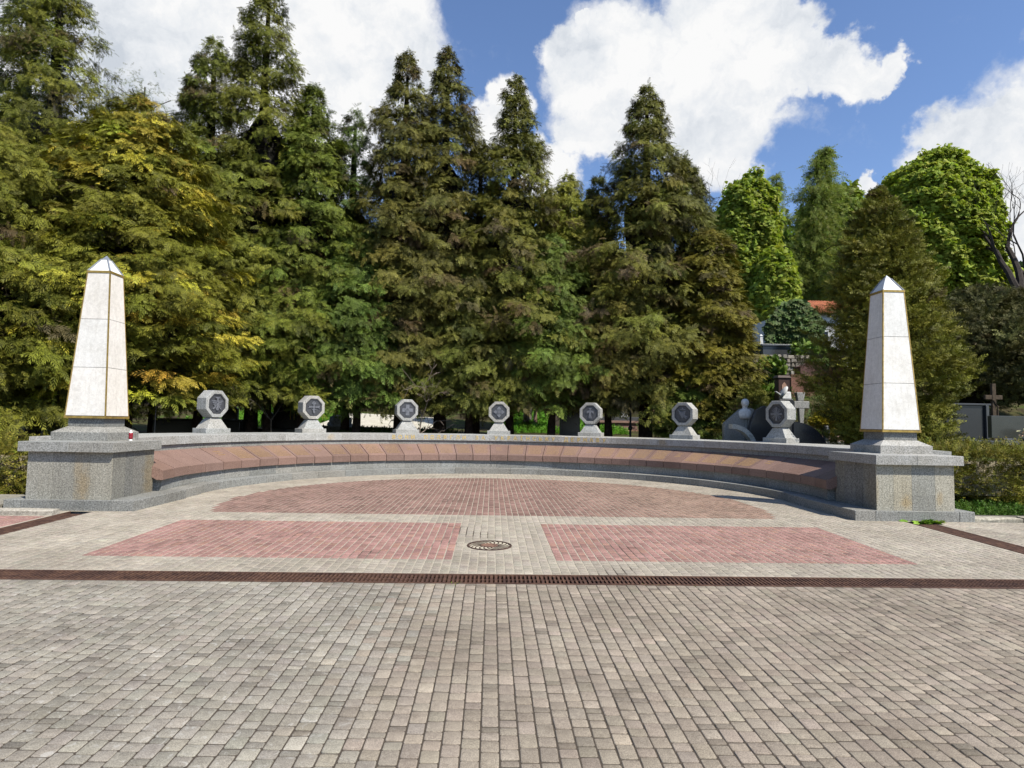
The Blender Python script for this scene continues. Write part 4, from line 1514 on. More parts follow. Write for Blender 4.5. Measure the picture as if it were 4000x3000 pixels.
larch('larch_tree', 'tall feathery dark green larch with a leaning top between two chestnuts', 27.2, 53, 26.0, 9.5, 3.6, 71, 620, 1.6)
larch('larch_tree', 'dark conifer tip peeping behind the feathery larch', 28.6, 62, 27.6, 15, 2.0, 72, 120, 0)


def bare_tree(name, label, x, y, H, seed, r0, col, depth=6, spread=.55, twigs=True, cat='tree', lean=(0, 0), fork=None, group=None):
    rr = random.Random(seed)
    zg = z_ground(x, y)
    root = empty(name, (x, y, zg), label, cat, group)
    trunk, crown = MB(), MB()
    tot = H - zg

    def grow(p, d, L, rad, lv):
        n_ = 4
        pts, rads = [p], [rad]
        dd = d.copy()
        for i in range(n_):
            dd = (dd + Vector((rr.uniform(-1, 1), rr.uniform(-1, 1), rr.uniform(-.5, .8))) * .16).normalized()
            pts.append(pts[-1] + dd * L / n_)
            rads.append(max(.006, rad * (1 - .38 * (i + 1) / n_)))
        (trunk if lv < 2 else crown).tube(pts, rads, 7 if lv < 2 else 4, col)
        if lv >= depth:
            return
        for j in range(rr.choice((2, 3)) if lv else 3):
            a = rr.uniform(0, 6.28)
            s = spread * rr.uniform(.6, 1.3)
            o_ = dd.orthogonal().normalized()
            nd = (dd * math.cos(s) + (o_ * math.cos(a) + dd.cross(o_) * math.sin(a)) * math.sin(s))
            nd.z += .08
            grow(pts[-1] if j == 0 else pts[rr.randint(2, n_)], nd.normalized(), L * rr.uniform(.62, .82), rads[-1] * rr.uniform(.62, .9), lv + 1)
    grow(Vector((0, 0, -.3)), Vector((lean[0], lean[1], 1)).normalized(), tot * .34, r0, 0)
    trunk.build('trunk', M_BARK, root)
    if crown.v:
        crown.build('twigs', M_BARK, root)


bare_tree('bare_tree', 'dark leafless tree with twisted trunks at the right edge of the photo', 34.55, 39, 21.5, 81, .5, (.05, .042, .036), 6, .5, lean=(-.05, 0))
bare_tree('bare_tree', 'thin leafless twigs against the sky right of the pointed conifer', 19.4, 55, 26.0, 82, .25, (.11, .095, .085), 6, .5)
bare_tree('bare_tree', 'pale leafless tree against the cloud behind the golden conifer', -24.6, 46, 25.4, 83, .3, (.13, .115, .10), 6, .45)
bare_tree('bare_tree', 'small leafless treetop in the gap left of the yellow-green conifer', 2.3, 40, 15.5, 84, .2, (.10, .09, .08), 6, .5)
bare_tree('dead_branches', 'grey tangle of dead twigs hanging in the brown twin conifers', -2.6, 22.95, 4.6, 85, .035, (.20, .16, .13), 5, .8, cat='branches')
bare_tree('dead_branches', 'dead grey twigs in the conifer beside the white wall panel', -7.9, 22.9, 4.0, 86, .03, (.13, .11, .09), 5, .8, cat='branches')

# woods far up the hill close the view behind the trees
r = np.random.default_rng(90)
n = 5200
P = np.stack([r.uniform(-75, 95, n), r.uniform(66, 84, n), np.zeros(n)], 1)
hz = hill(P[:, 0], P[:, 1])
top = 6 + 2.2 * np.sin(P[:, 0] * .21) + 1.4 * np.sin(P[:, 0] * .53 + 1)
P[:, 2] = hz + r.random(n) ** .7 * top
V, F, C = scatter(FR_PALM, P, r.normal(0, 1, (n, 3)) + np.array([0, -.6, -.2]), np.tile([0, -.6, .8], (n, 1)) + r.normal(0, .3, (n, 3)), r.uniform(1.0, 1.9, n), hue_jit((.035, .055, .016), n, r), hue_jit((.07, .10, .025), n, r), r)
tag(np_mesh('far_wood', V, F, C, M_LEAF), 'dark wood on the hill beyond the cemetery trees', 'wood', kind='stuff')


# ------------------------------------------------------------------ grass, shrubs
def tufts(name, xs_, ys_, n, seed, col, tip, size, label, cat):
    r = np.random.default_rng(seed)
    P = np.stack([r.uniform(*xs_, n), r.uniform(*ys_, n), np.zeros(n)], 1)
    P[:, 2] = np.where(P[:, 1] < 10.9, 0, hill(P[:, 0], P[:, 1])) - .10
    V, F, C = scatter(FR_FINE, P, np.stack([r.normal(0, .5, n), r.normal(0, .5, n), np.full(n, 1.0)], 1), r.normal(0, 1, (n, 3)), r.uniform(.6, 1.3, n) * size, hue_jit(col, n, r), hue_jit(tip, n, r), r)
    tag(np_mesh(name, V, F, C, M_LEAF), label, cat, kind='stuff')


tufts('grass', (8.6, 15), (11.55, 13.4), 5200, 91, (.06, .11, .02), (.15, .23, .04), .15, 'short lawn in front of the right hedge', 'grass')
tufts('grass', (.2, 7.2), (32.5, 46), 9000, 92, (.10, .20, .02), (.19, .36, .05), .35, 'bright green grass bank seen between the trunks at the centre', 'grass')
tufts('grass', (-17, -10), (33, 46), 5000, 93, (.10, .19, .02), (.18, .33, .05), .4, 'bright green grass seen between the trunks on the left', 'grass')
tufts('ground_cover', (-6.4, -1.5), (23.2, 30), 2600, 94, (.05, .085, .018), (.10, .15, .035), .4, 'low dark green ground cover under the central trees', 'ground cover')
tufts('ground_cover', (8.3, 17), (20, 38), 3800, 95, (.055, .085, .018), (.11, .15, .04), .4, 'weedy ground cover among the graves on the right slope', 'ground cover')


def weed(x, y, label, n=60, size=.13, seed=1, w=.28):
    r = np.random.default_rng(seed)
    P = np.stack([r.normal(0, w * .5, n), r.normal(0, .05, n), np.full(n, .0)], 1)
    az = r.uniform(0, 6.28, n)
    D = np.stack([np.cos(az), np.sin(az), r.uniform(.3, 1.4, n)], 1)
    V, F, C = scatter(FR_PALM, P, D, np.tile([0, 0, 1.0], (n, 1)) + r.normal(0, .3, (n, 3)), r.uniform(.5, 1.1, n) * size, hue_jit((.12, .19, .025), n, r), hue_jit((.24, .34, .06), n, r), r)
    o = np_mesh('weed', V, F, C, M_LEAF)
    o.location = (x, y, zp(y) - .01)
    tag(o, label, 'weed')


weed(7.62, 10.78, 'green weeds growing at the foot of the right pedestal by the drain', 70, .12, 1)
weed(-.35, 6.70, 'tiny green weed in the front edge of the long drain near its middle', 16, .035, 2, .08)
weed(1.75, 6.70, 'tiny green tuft in the front edge of the long drain right of the middle', 18, .03, 3, .25)

# ------------------------------------------------------------------ kerbs and strips beside the pedestals
def rough_block(name, label, x0, x1, y0, y1, z0, z1, m_, cat, seg=8, amp=.012, tint=(1, 1, 1), seed=0, group=None):
    rr = random.Random(seed)
    mb = MB()
    n_ = seg
    vs = []
    for i in range(n_ + 1):
        x = x0 + (x1 - x0) * i / n_
        j = lambda: rr.uniform(-amp, amp)
        vs += [(x, y0 + j(), z0), (x, y0 + j(), z1 - .025 + j()), (x, y0 + .03 + j(), z1 + j() * .5), (x, y1, z1 + j() * .3), (x, y1, z0)]
    fs = []
    for i in range(n_):
        for q_ in range(5):
            fs.append((i * 5 + q_, i * 5 + (q_ + 1) % 5, (i + 1) * 5 + (q_ + 1) % 5, (i + 1) * 5 + q_))
    fs += [(4, 3, 2, 1, 0), tuple(n_ * 5 + q_ for q_ in range(5))]
    mb.add(vs, fs, tint)
    return tag(mb.build(name, m_), label, cat, group)


rough_block('kerb_stone', 'worn pale kerb stone left of the left pedestal', -11.5, -7.02, 10.42, 10.60, -.15, .075, M_CONC, 'kerb', 18, .014, (1.35, 1.32, 1.25), 1)
rough_block('concrete_strip', 'flat concrete strip between the worn kerb and the left hedge', -14, -8.22, 10.9, 12.3, -.15, .085, M_CONC, 'concrete strip', 6, .004, (.95, .95, .9), 2)
rough_block('kerb_stone', 'rough pale kerb stone right of the right pedestal beside the weeds', 7.95, 9.45, 10.98, 11.22, -.15, .06, M_CONC, 'kerb', 10, .018, (1.3, 1.27, 1.15), 3)
rough_block('kerb_stone', 'rough pale kerb stone along the lawn at the right edge', 9.55, 13.5, 11.0, 11.24, -.15, .065, M_CONC, 'kerb', 14, .016, (1.35, 1.32, 1.2), 4)
rough_block('concrete_strip', 'dark concrete edging between the right pedestal and the lawn', 8.5, 13.5, 11.3, 11.46, -.15, .05, M_CONC, 'concrete strip', 8, .006, (.45, .43, .4), 5)

# ------------------------------------------------------------------ cemetery behind the wall
def bev(mb, name, m_, parent, b_=.012):
    return mb.build(name, m_, parent, bevel=b_)


# arched black tomb, left
t_ = empty('gravestone', (-8.45, 27, .95), 'black arched gravestone with a gilded double candle line behind the second emblem stone', 'gravestone')
mb = MB()
poly = [(-.78, 0), (.78, 0), (.78, 1.35), (.5, 1.42), (.42, 1.62), (.2, 1.80), (0, 1.86), (-.2, 1.80), (-.42, 1.62), (-.5, 1.42), (-.78, 1.35)]
mb.prism(poly, .12, -.12, lambda u, v, w: (u, w, v + .25))
bev(mb, 'stone', M_DARK, t_)
mb = MB()
for u in (-.06, .10):
    mb.box(u - .02, u + .02, -.131, -.118, .62, 1.72)
mb.build('gilded_line', M_GOLD, t_)
mb = MB()
mb.box(-1.1, 1.1, -1.5, .3, -.1, .25)
mb.box(-.85, .85, -.35, -.2, .25, .62)
bev(mb, 'base', M_DARK, t_)
# long dark fence to the left, its dark shadows put into black stone
t_ = empty('tomb', (-10.9, 24.6, .85), 'long low black fence-like block standing in for the deep shade behind the first two emblem stones', 'tomb')
mb = MB()
mb.box(-1.9, 1.35, -.4, .6, -.2, .62)
bev(mb, 'block', M_DARK, t_)
mb = MB()
mb.box(-2.0, 1.45, -.48, .68, .62, .70)
bev(mb, 'slab', M_DARK, t_)
for x, h, w, lab in ((-11.55, .85, .34, 'small grey headstone between dark trunks left of the arched black one'), (-9.9, .62, .28, 'small grey post-like headstone near the bright grass on the left')):
    t_ = empty('gravestone', (x, 28.2, 1.15), lab, 'gravestone')
    mb = MB()
    mb.prism([(-w, 0), (w, 0), (w, h), (w * .5, h + .12), (-w * .5, h + .12), (-w, h)], .08, -.08, lambda u, v, q_: (u, q_, v))
    bev(mb, 'stone', M_CONC, t_)
    mb = MB()
    mb.box(-w - .1, w + .1, -.5, .15, -.2, .07)
    bev(mb, 'base', M_CONC, t_)
# white building panel
t_ = empty('chapel', (-13.6, 46, 2.4), 'white-walled small building glimpsed between trunks above the arched black gravestone', 'building')
mb = MB()
mb.box(-1.6, 1.0, 0, 4, -.6, 2.8)
mb.build('wall', M_WHITEW, t_)
mb = MB()
mb.prism([(-1.9, 2.8), (1.3, 2.8), (-.3, 4.1)], -.3, 4.3, lambda u, v, w: (u, w, v))
mb.build('roof', M_TILE, t_)
# concrete path on the slope
mb = MB()
nn = 14
vs, fs = [], []
for i in range(nn + 1):
    t = i / nn
    x = -9.6 + 6.4 * t
    y = 34.5 - 1.5 * t
    for dy in (0, 8.5):
        vs.append((x, y + dy, float(hill(x, y + dy)) + .03))
for i in range(nn):
    fs.append((2 * i, 2 * i + 2, 2 * i + 3, 2 * i + 1))
mb.add(vs, fs, (1.9, 1.9, 1.8))
tag(mb.build('path', M_CONC), kind='structure')
# wrapped bundle
t_ = empty('wrapped_bundle', (-6.8, 28.6, 1.2), 'bundle wrapped in crumpled white plastic sheet between the second and third emblem stones', 'bundle')
rr = random.Random(5)
mb = MB()
n1, n2 = 9, 22
vs, fs = [], []
for i in range(n1):
    a = i / (n1 - 1) * math.pi / 2
    for j in range(n2):
        p = 2 * math.pi * j / n2
        k = 1 + rr.uniform(-.14, .14)
        vs.append((.56 * math.cos(a) ** .7 * math.cos(p) * k, .4 * math.cos(a) ** .7 * math.sin(p) * k, .60 * math.sin(a) ** .8 * k))
for i in range(n1 - 1):
    for j in range(n2):
        fs.append((i * n2 + j, i * n2 + (j + 1) % n2, (i + 1) * n2 + (j + 1) % n2, (i + 1) * n2 + j))
mb.add(vs, fs)
mb.build('sheet', M_TARP, t_)
mb = MB()
mb.box(-.62, .62, -.5, .5, -.22, .1)
bev(mb, 'slab', M_CONC, t_)
# pair of pink posts
for x, lab in ((2.08, 'pinkish stone post left of the black gap behind the middle emblem stone'), (2.62, 'pinkish narrow stone post right of the black gap behind the middle emblem stone')):
    t_ = empty('stone_post', (x, 38, 1.1), lab, 'stone post', 'pair of pink stone posts')
    w = .20 if x < 2.3 else .11
    mb = MB()
    mb.frustum(0, 0, -.2, 2.1, w * 2, .3, w * 1.7, .26)
    bev(mb, 'shaft', M_PINKST, t_)
    mb = MB()
    mb.frustum(0, 0, 2.105, 2.26, w * 2.1, .32, w * .9, .14)
    bev(mb, 'top', M_PINKST, t_)
# dark monument
t_ = empty('gravestone', (3.25, 26.2, 1.05), 'tall dark narrow gravestone just left of the drooping-arm cross emblem', 'gravestone')
mb = MB()
mb.prism([(-.42, 0), (.42, 0), (.42, 1.35), (.1, 1.62), (-.42, 1.45)], .1, -.1, lambda u, v, w: (u, w, v))
bev(mb, 'stone', M_DARK, t_)
mb = MB()
mb.box(-.6, .6, -.9, .2, -.2, .08)
bev(mb, 'base', M_DARK, t_)
# red granite tomb
t_ = empty('tomb', (7.65, 36, .98), 'long low red granite tomb with a dark slab behind the fifth emblem stone', 'tomb')
t_.scale = (1.2, 1.2, 1.15)
mb = MB()
for i in range(5):
    mb.box(-1.75 + i * .70 + .004, -1.75 + (i + 1) * .70 - .004, 0, 1.5, -.3, .27, gt(1.1, 1.5, .08))
bev(mb, 'rough_course', M_PINKST, t_, .02)
mb = MB()
mb.box(-1.7, 1.72, .06, 1.45, .275, .62, (1.1, 1, 1))
bev(mb, 'block', M_RED, t_)
mb = MB()
mb.box(-1.82, 1.8, -.02, 1.5, .625, .74, (1.2, 1.15, 1.1))
bev(mb, 'cornice', M_RED, t_)
mb = MB()
mb.box(-1.6, 1.5, .3, 1.4, .742, .93, (3, 3, 3))
bev(mb, 'slab', M_DARK, t_)
# pale rubble heap beside it
t_ = MB()
rr = random.Random(12)
for i in range(42):
    x, y = rr.gauss(0, .42), rr.gauss(0, .3)
    s = rr.uniform(.07, .17)
    z = max(0, .42 - abs(x) * .55) * rr.random() - .05
    pts = [Vector((rr.uniform(-1, 1), rr.uniform(-1, 1), rr.uniform(-1, 1))).normalized() * s * rr.uniform(.7, 1.2) for _ in range(8)]
    v8 = [(x + (a * s) * rr.uniform(.7, 1.1), y + (b_ * s) * rr.uniform(.7, 1.1), z + (c_ * s) * rr.uniform(.6, 1) + .1) for c_ in (-1, 1) for b_ in (-1, 1) for a in (-1, 1)]
    t_.add(v8, [(0, 2, 3, 1), (4, 5, 7, 6), (0, 1, 5, 4), (1, 3, 7, 5), (3, 2, 6, 7), (2, 0, 4, 6)], gt(.8, 1.3))
o = t_.build('rubble_heap', M_CONC, loc=(10.15, 36, 1.15))
tag(o, 'heap of pale broken stones right of the red granite tomb', 'rubble')
# white headstones behind it
for x, y, h, w, mm_, lab, nmv in ((6.3, 39, 1.2, .34, M_WHITEW, 'white rounded headstone behind the left end of the red granite tomb', 0),
                                  (8.4, 40, 1.0, .26, M_WHITEW, 'small white headstone above the middle of the red granite tomb', 1),
                                  (10.2, 38.8, 1.5, .26, M_BROWNST, 'reddish upright gravestone above the right end of the red granite tomb', 2),
                                  (11.0, 36.5, .95, .45, M_CONC, 'grey blocky gravestone left of the shield emblem stone', 3)):
    t_ = empty('gravestone', (x, y, float(hill(x, y)) - .05), lab, 'gravestone')
    mb = MB()
    mb.prism([(-w, .2), (w, .2), (w, h * .8), (w * .6, h), (0, h * 1.08), (-w * .6, h), (-w, h * .8)], .09, -.09, lambda u, v, q_: (u, q_, v))
    bev(mb, 'stone', mm_, t_)
    mb = MB()
    mb.box(-w - .12, w + .12, -.7, .2, -.15, .2)
    bev(mb, 'base', M_CONC, t_)
# iron post between trunks
t_ = empty('iron_post', (5.16, 23.3, .95), 'thin dark iron post standing before the red granite tomb', 'post')
mb = MB()
mb.tube([(0, 0, -.2), (0, 0, 2.1)], [.04, .035], 8)
mb.build('shaft', M_BLACK, t_)
mb = MB()
mb.lathe([(.04, .46), (.085, .5), (.085, .56), (.04, .62)], 0, 0, 12)
mb.build('collar', M_BLACK, t_)
# thin metal posts among the left trunks
for x, y, lab in ((-10.15, 19.3, 'thin pale pole in the dark between the left obelisk and the first emblem stone'),):
    t_ = empty('pole', (x, y, .4), lab, 'pole')
    mb = MB()
    mb.tube([(0, 0, -.2), (.02, 0, 1.6)], [.022, .018], 8, (6, 5.5, 5))
    mb.build('shaft', M_BLACK, t_)
    mb = MB()
    mb.box(-.05, .05, -.05, .05, -.3, .05, (4, 4, 4))
    mb.build('foot', M_BLACK, t_)
# fence ladder near shield emblem
t_ = empty('iron_fence', (7.35, 24.2, 1.05), 'small black iron grave fence left of the shield emblem stone', 'fence')
mb = MB()
for i in range(2):
    mb.box(-.3 + .55 * i, -.25 + .55 * i, -.02, .02, -.2, .72)
mb.build('posts', M_BLACK, t_)
mb = MB()
for i in range(4):
    mb.box(-.27, .28, -.012, .012, .08 + .15 * i, .12 + .15 * i)
mb.build('rails', M_BLACK, t_)

# grey stele with white bust
t_ = empty('gravestone', (7.9, 19.6, .85), 'grey granite gravestone of two curved slabs carrying a small white bust', 'gravestone')
mb = MB()
mb.prism([(-.62, 0), (.02, 0), (.02, 1.24), (-.1, 1.2), (-.35, .98), (-.62, .74)], .1, -.1, lambda u, v, w: (u, w, v + .1))
mb.prism([(.03, 0), (.12, 0), (.12, 1.22), (.03, 1.24)], .08, -.08, lambda u, v, w: (u, w, v + .1))
bev(mb, 'tall_slab', M_GRAN, t_, .008)
mb = MB()
mb.prism([(.13, 0), (.50, 0), (.58, .5), (.64, .95), (.58, 1.08), (.40, 1.16), (.24, 1.24), (.13, 1.26)], .1, -.1, lambda u, v, w: (u, w, v + .1))
bev(mb, 'wavy_slab', M_GRAN, t_, .008)
mb = MB()
poly = []
for i in range(11):
    a = math.pi / 2 * i / 10
    poly.append((-.62 + .78 * math.sin(a), .05 + .78 * math.cos(a)))
for i in range(10, -1, -1):
    a = math.pi / 2 * i / 10
    poly.append((-.62 + .64 * math.sin(a), .05 + .64 * math.cos(a)))
mb.prism(poly[::-1], -.75, -.45, lambda u, v, w: (u, w, v), (1.2, 1.2, 1.15))
bev(mb, 'arched_kerb', M_GRANL, t_, .006)
mb = MB()
mb.box(-.75, .75, -.95, .2, -.25, .1)
bev(mb, 'base', M_GRAN, t_)
mb = MB()
mb.box(.0, .62, -.72, -.3, .1, .22)
bev(mb, 'red_slab', M_RED, t_)
# bust: head on shoulders, one lathe-like body
bust = empty('bust', (7.93, 19.5, 2.02), 'small white carved bust set on the grey granite gravestone', 'bust')
mb = MB()
prof = [(.15, -.16, .09), (.19, -.05, .10), (.20, .05, .11), (.15, .12, .09), (.075, .15, .07), (.07, .20, .07), (.095, .25, .095), (.115, .31, .115), (.115, .37, .115), (.09, .43, .09), (.03, .46, .03)]
n2 = 18
vs, fs = [], []
for a_, z, b_ in prof:
    for j in range(n2):
        p = 2 * math.pi * j / n2
        vs.append((a_ * math.cos(p), b_ * math.sin(p) - (.02 if z > .2 else 0), z))
for i in range(len(prof) - 1):
    for j in range(n2):
        fs.append((i * n2 + j, i * n2 + (j + 1) % n2, (i + 1) * n2 + (j + 1) % n2, (i + 1) * n2 + j))
fs += [tuple(range(n2 - 1, -1, -1)), tuple((len(prof) - 1) * n2 + j for j in range(n2))]
mb.add(vs, fs)
mb.build('figure', M_WHITEW, bust, smooth=True)
mb = MB()
mb.prism([(-.02, .30), (.02, .30), (.028, .26), (-.028, .26)], -.15, -.12, lambda u, v, w: (u, w, v))
mb.build('nose', M_WHITEW, bust)

# white sculpture with a cap behind the last emblem stone
t_ = empty('sculpture', (10.35, 22, 1.25), 'white stone sculpture of a peaked cap on a block behind the last emblem stone', 'sculpture')
mb = MB()
mb.frustum(0.02, 0, -.3, 1.35, .62, .4, .5, .34, (.8, .8, .8))
bev(mb, 'block', M_DARK, t_)
mb = MB()
mb.frustum(.05, 0, 1.351, 1.62, .34, .3, .3, .26)
bev(mb, 'drapery', M_WHITEW, t_, .03)
mb = MB()
vs, fs = [], []
n2 = 20
for a_, z in ((.10, -.05), (.22, 0), (.23, .03), (.18, .07), (.05, .085)):
    for j in range(n2):
        p = 2 * math.pi * j / n2
        q_ = Vector((a_ * math.cos(p), a_ * math.sin(p) * .8, z))
        q_.rotate(Matrix.Rotation(R(-58), 3, 'Y'))
        vs.append(q_ + Vector((-.03, -.1, 1.60)))
for i in range(4):
    for j in range(n2):
        fs.append((i * n2 + j, i * n2 + (j + 1) % n2, (i + 1) * n2 + (j + 1) % n2, (i + 1) * n2 + j))
fs += [tuple(range(n2)), tuple(4 * n2 + j for j in range(n2))]
mb.add(vs, fs)
mb.build('cap', M_WHITEW, t_, smooth=True)
mb = MB()
mb.prism([(-.36, 1.60), (-.34, 1.635), (-.17, 1.53), (-.18, 1.47)], -.16, -.02, lambda u, v, w: (u, w, v), (.8, .8, .82))
bev(mb, 'peak', M_WHITEW, t_, .02)
# dark wavy stele right of the octagon, and black quarter round
t_ = empty('gravestone', (8.95, 17.6, .75), 'black quarter-round gravestone right beside the last emblem stone', 'gravestone')
mb = MB()
poly = [(-.42, .0), (.58, .0)]
for i in range(12):
    a = math.pi / 2 * i / 11 * .93
    poly.append((-.42 + 1.0 * math.cos(a), .1 + .92 * math.sin(a)))
poly.append((-.42, 1.02))
mb.prism(poly, .07, -.07, lambda u, v, w: (u, w, v), (1.5, 1.5, 1.7))
bev(mb, 'stone', M_DARK, t_)
mb = MB()
mb.box(-.6, 1.0, -.9, .25, -.25, .0, (1.2, 1, 1))
bev(mb, 'base', M_DARK, t_)
t_ = empty('gravestone', (8.35, 19.4, .85), 'dark banded gravestone with a curved side behind the last emblem stone', 'gravestone')
mb = MB()
mb.prism([(-.42, 0), (.55, 0), (.5, .9), (.38, 1.35), (.1, 1.42), (-.12, 1.30), (-.3, .9), (-.38, .5)], .1, -.1, lambda u, v, w: (u, w, v), (2.4, 2.2, 2.0))
bev(mb, 'stone', M_DARK, t_)
mb = MB()
mb.box(-.6, .7, -.6, .2, -.25, .0)
bev(mb, 'base', M_DARK, t_)
# faceted grey cross
t_ = empty('grave_cross', (11.95, 24, 1.35), 'grey faceted stone cross leaning behind the black quarter-round gravestone', 'cross')
mb = MB()
mb.frustum(0, 0, .3, 1.0, .13, .16, .22, .2)
mb.box(-.30, .30, -.11, .11, 1.0, 1.28)
mb.frustum(-.03, 0, 1.28, 1.62, .22, .2, .34, .22)
bev(mb, 'cross', M_GRAN, t_, .02)
mb = MB()
mb.frustum(0.1, 0, -.3, .3, .7, .5, .3, .3)
bev(mb, 'foot', M_GRAN, t_, .02)
# pinkish grave with vase and golden shrub
t_ = empty('tomb', (12.3, 22.5, 1.05), 'low pinkish stone grave bed beside the large thuja', 'tomb')
mb = MB()
mb.box(-1.2, 1.0, -1.1, .8, -.2, .28)
bev(mb, 'bed', M_PINKST, t_)
mb = MB()
mb.box(-1.3, 1.1, -1.25, .9, -.3, .1)
bev(mb, 'kerb', M_GRANL, t_)
t_ = empty('vase', (10.78, 20, .75), 'dark bronze vase in front of the pinkish grave bed', 'vase')
mb = MB()
mb.lathe([(.07, .42), (.09, .44), (.06, .5), (.11, .62), (.125, .74), (.10, .84), (.075, .88), (.10, .93)], 0, 0, 20)
mb.build('body', M_BRONZE, t_, smooth=True)
mb = MB()
mb.box(-.16, .16, -.16, .16, -.2, .42)
bev(mb, 'stand', M_GRAN, t_)
conifer('golden_shrub', 'small bright yellow round shrub beside the dark bronze vase', 11.72, 22, 2.12, .30, 1.38, 97, 90, 'thuja', (.16, .14, .02), (.45, .36, .04), None, trunk=True, size=.42, cat='shrub', stubs=0, tr=.03)

# right slope: rubble wall, tombs, house under ivy
rr = random.Random(21)
mb = MB()
for row in range(5):
    x = 0
    while x < 2.6:
        w = rr.uniform(.18, .42)
        mb.frustum(x + w / 2, .15 + rr.uniform(-.07, .04), row * .2 + rr.uniform(0, .02), row * .2 + .2 - rr.uniform(0, .03), w - rr.uniform(.01, .05), .3, w - rr.uniform(.03, .12), .26, gt(.5, 1.15, .05))
        x += w
mb.box(-.1, 2.7, .08, .4, -.3, .95, (.7, .66, .58))
o = mb.build('retaining_wall', M_CONC, loc=(12.6, 30, 4.15), bevel=.02)
tag(o, 'rough pale rubble retaining wall on the slope in the gap right of the conifers', 'wall')
t_ = empty('tomb', (14.6, 32, 5.15), 'dark grey box tomb on top of the rubble wall below the ivy', 'tomb')
mb = MB()
mb.box(-.75, .7, -.3, 1.0, -.6, .62, (1.8, 1.8, 1.8))
bev(mb, 'box', M_DARK, t_)
mb = MB()
mb.box(-.85, .8, -.4, 1.1, .62, .72, (2.6, 2.6, 2.6))
bev(mb, 'lid', M_DARK, t_)
t_ = empty('gravestone', (14.75, 34, 5.7), 'small white obelisk-like headstone on the dark box tomb below the chestnut', 'gravestone')
mb = MB()
mb.frustum(0, 0, -.6, .9, .3, .25, .14, .12)
bev(mb, 'shaft', M_WHITEW, t_)
mb = MB()
mb.frustum(0, 0, .902, 1.02, .2, .18, .04, .04)
bev(mb, 'top', M_WHITEW, t_)
t_ = empty('tomb', (14.35, 28, 3.2), 'brown granite tomb with a pointed block on the slope left of the large thuja', 'tomb')
mb = MB()
mb.box(-1.0, .1, -.35, .6, -.5, .78, (1.5, 1.4, 1.3))
bev(mb, 'front_block', M_BROWNST, t_)
mb = MB()
mb.prism([(-.35, .0), (.7, .0), (.7, 1.15), (.25, 1.42), (-.35, 1.2)], .7, .1, lambda u, v, w: (u, w, v), (.8, .8, .85))
bev(mb, 'back_block', M_BROWNST, t_)
t_ = empty('icon_pillar', (12.35, 26.4, 2.45), 'dark brick-like pillar with an arched niche on the slope above the white sculpture', 'pillar')
mb = MB()
mb.box(-.24, .24, -.2, .2, -.3, 1.25, (.35, .32, .3))
bev(mb, 'shaft', M_BROWNST, t_)
mb = MB()
mb.prism([(-.1, .45), (.1, .45), (.1, .95), (0, 1.08), (-.1, .95)], -.202, -.215, lambda u, v, w: (u, w, v), (1.3, 1.2, 1.1))
mb.build('niche', M_PINKST, t_)
mb = MB()
mb.frustum(0, 0, 1.252, 1.36, .6, .5, .5, .4, (.4, .4, .4))
bev(mb, 'cap', M_BROWNST, t_)

r = np.random.default_rng(103)
for x, y, z, w, h, lab in ((13.3, 29.5, 4.0, .75, .9, 'leafy shrub growing in front of the rubble wall on the slope'), (12.3, 27.4, 2.7, .6, .7, 'pale green shrub on the slope beside the dark icon pillar'), (15.6, 30.6, 4.6, .9, 1.3, 'shrub at the foot of the ivy-covered house')):
    n = 260
    Pq = norm(r.normal(0, 1, (n, 3))) * r.random((n, 1)) ** .4 * np.array([w, w * .7, h * .6]) + np.array([0, 0, h * .5])
    V, F, C = scatter(FR_PALM, Pq, norm(Pq - np.array([0, 0, h * .3])) + r.normal(0, .4, (n, 3)), r.normal(0, 1, (n, 3)) + np.array([0, -.3, .8]), r.uniform(.12, .24, n), hue_jit((.09, .13, .03), n, r), hue_jit((.20, .27, .06), n, r), r)
    sh = empty('shrub', (x, y, z), lab, 'shrub')
    np_mesh('foliage', V, F, C, M_LEAF, sh)
    mb = MB()
    for q_ in range(5):
        mb.tube([(0, 0, -.2), (random.uniform(-w, w) * .5, 0, h * .7)], [.02, .006], 4, (.08, .06, .05))
    mb.build('stems', M_BARK, sh)

hs = empty('house', (20.0, 39.5, 5.2), 'white house smothered in ivy with an orange tiled roof behind the large thuja', 'house')
mb = MB()
mb.box(-1.3, 4.2, 0, 5, -.6, 3.75)
mb.build('wall', M_WHITEW, hs)
mb = MB()
for i in range(7):
    y0 = -.35 + i * .34
    z0 = 3.75 + i * .17
    for j in range(18):
        x0 = .75 + j * .2
        mb.prism([(x0, z0), (x0 + .19, z0), (x0 + .175, z0 + .06), (x0 + .095, z0 + .085), (x0 + .015, z0 + .06)], y0, y0 + .4, lambda u, v, w, z_=z0, y_=y0: (u, w, v + (w - y_) * .5), gt(.8, 1.25, .05))
mb.build('roof', M_TILE, hs)
mb = MB()
mb.box(.9, 1.5, -.03, .02, 1.5, 2.6, (.2, .22, .25))
mb.build('window', M_DARK, hs)
r = np.random.default_rng(99)
n = 4200
Pv = np.stack([r.uniform(-2.6, 1.7, n), -.12 - r.random(n) * .4, r.uniform(-.3, 4.7, n)], 1)
keep = ~((Pv[:, 0] > .75) & (Pv[:, 2] > 1.6) & (Pv[:, 2] < 3.0)) & ~((Pv[:, 0] > -.2) & (Pv[:, 2] < .8) & (r.random(n) < .75)) & ~((Pv[:, 2] > 3.75 + .25 * np.sin(Pv[:, 0] * 9)) & (Pv[:, 0] > .5)) & ~(Pv[:, 2] > 4.6 - .55 * (Pv[:, 0] + .8) ** 2)
Pv = Pv[keep]
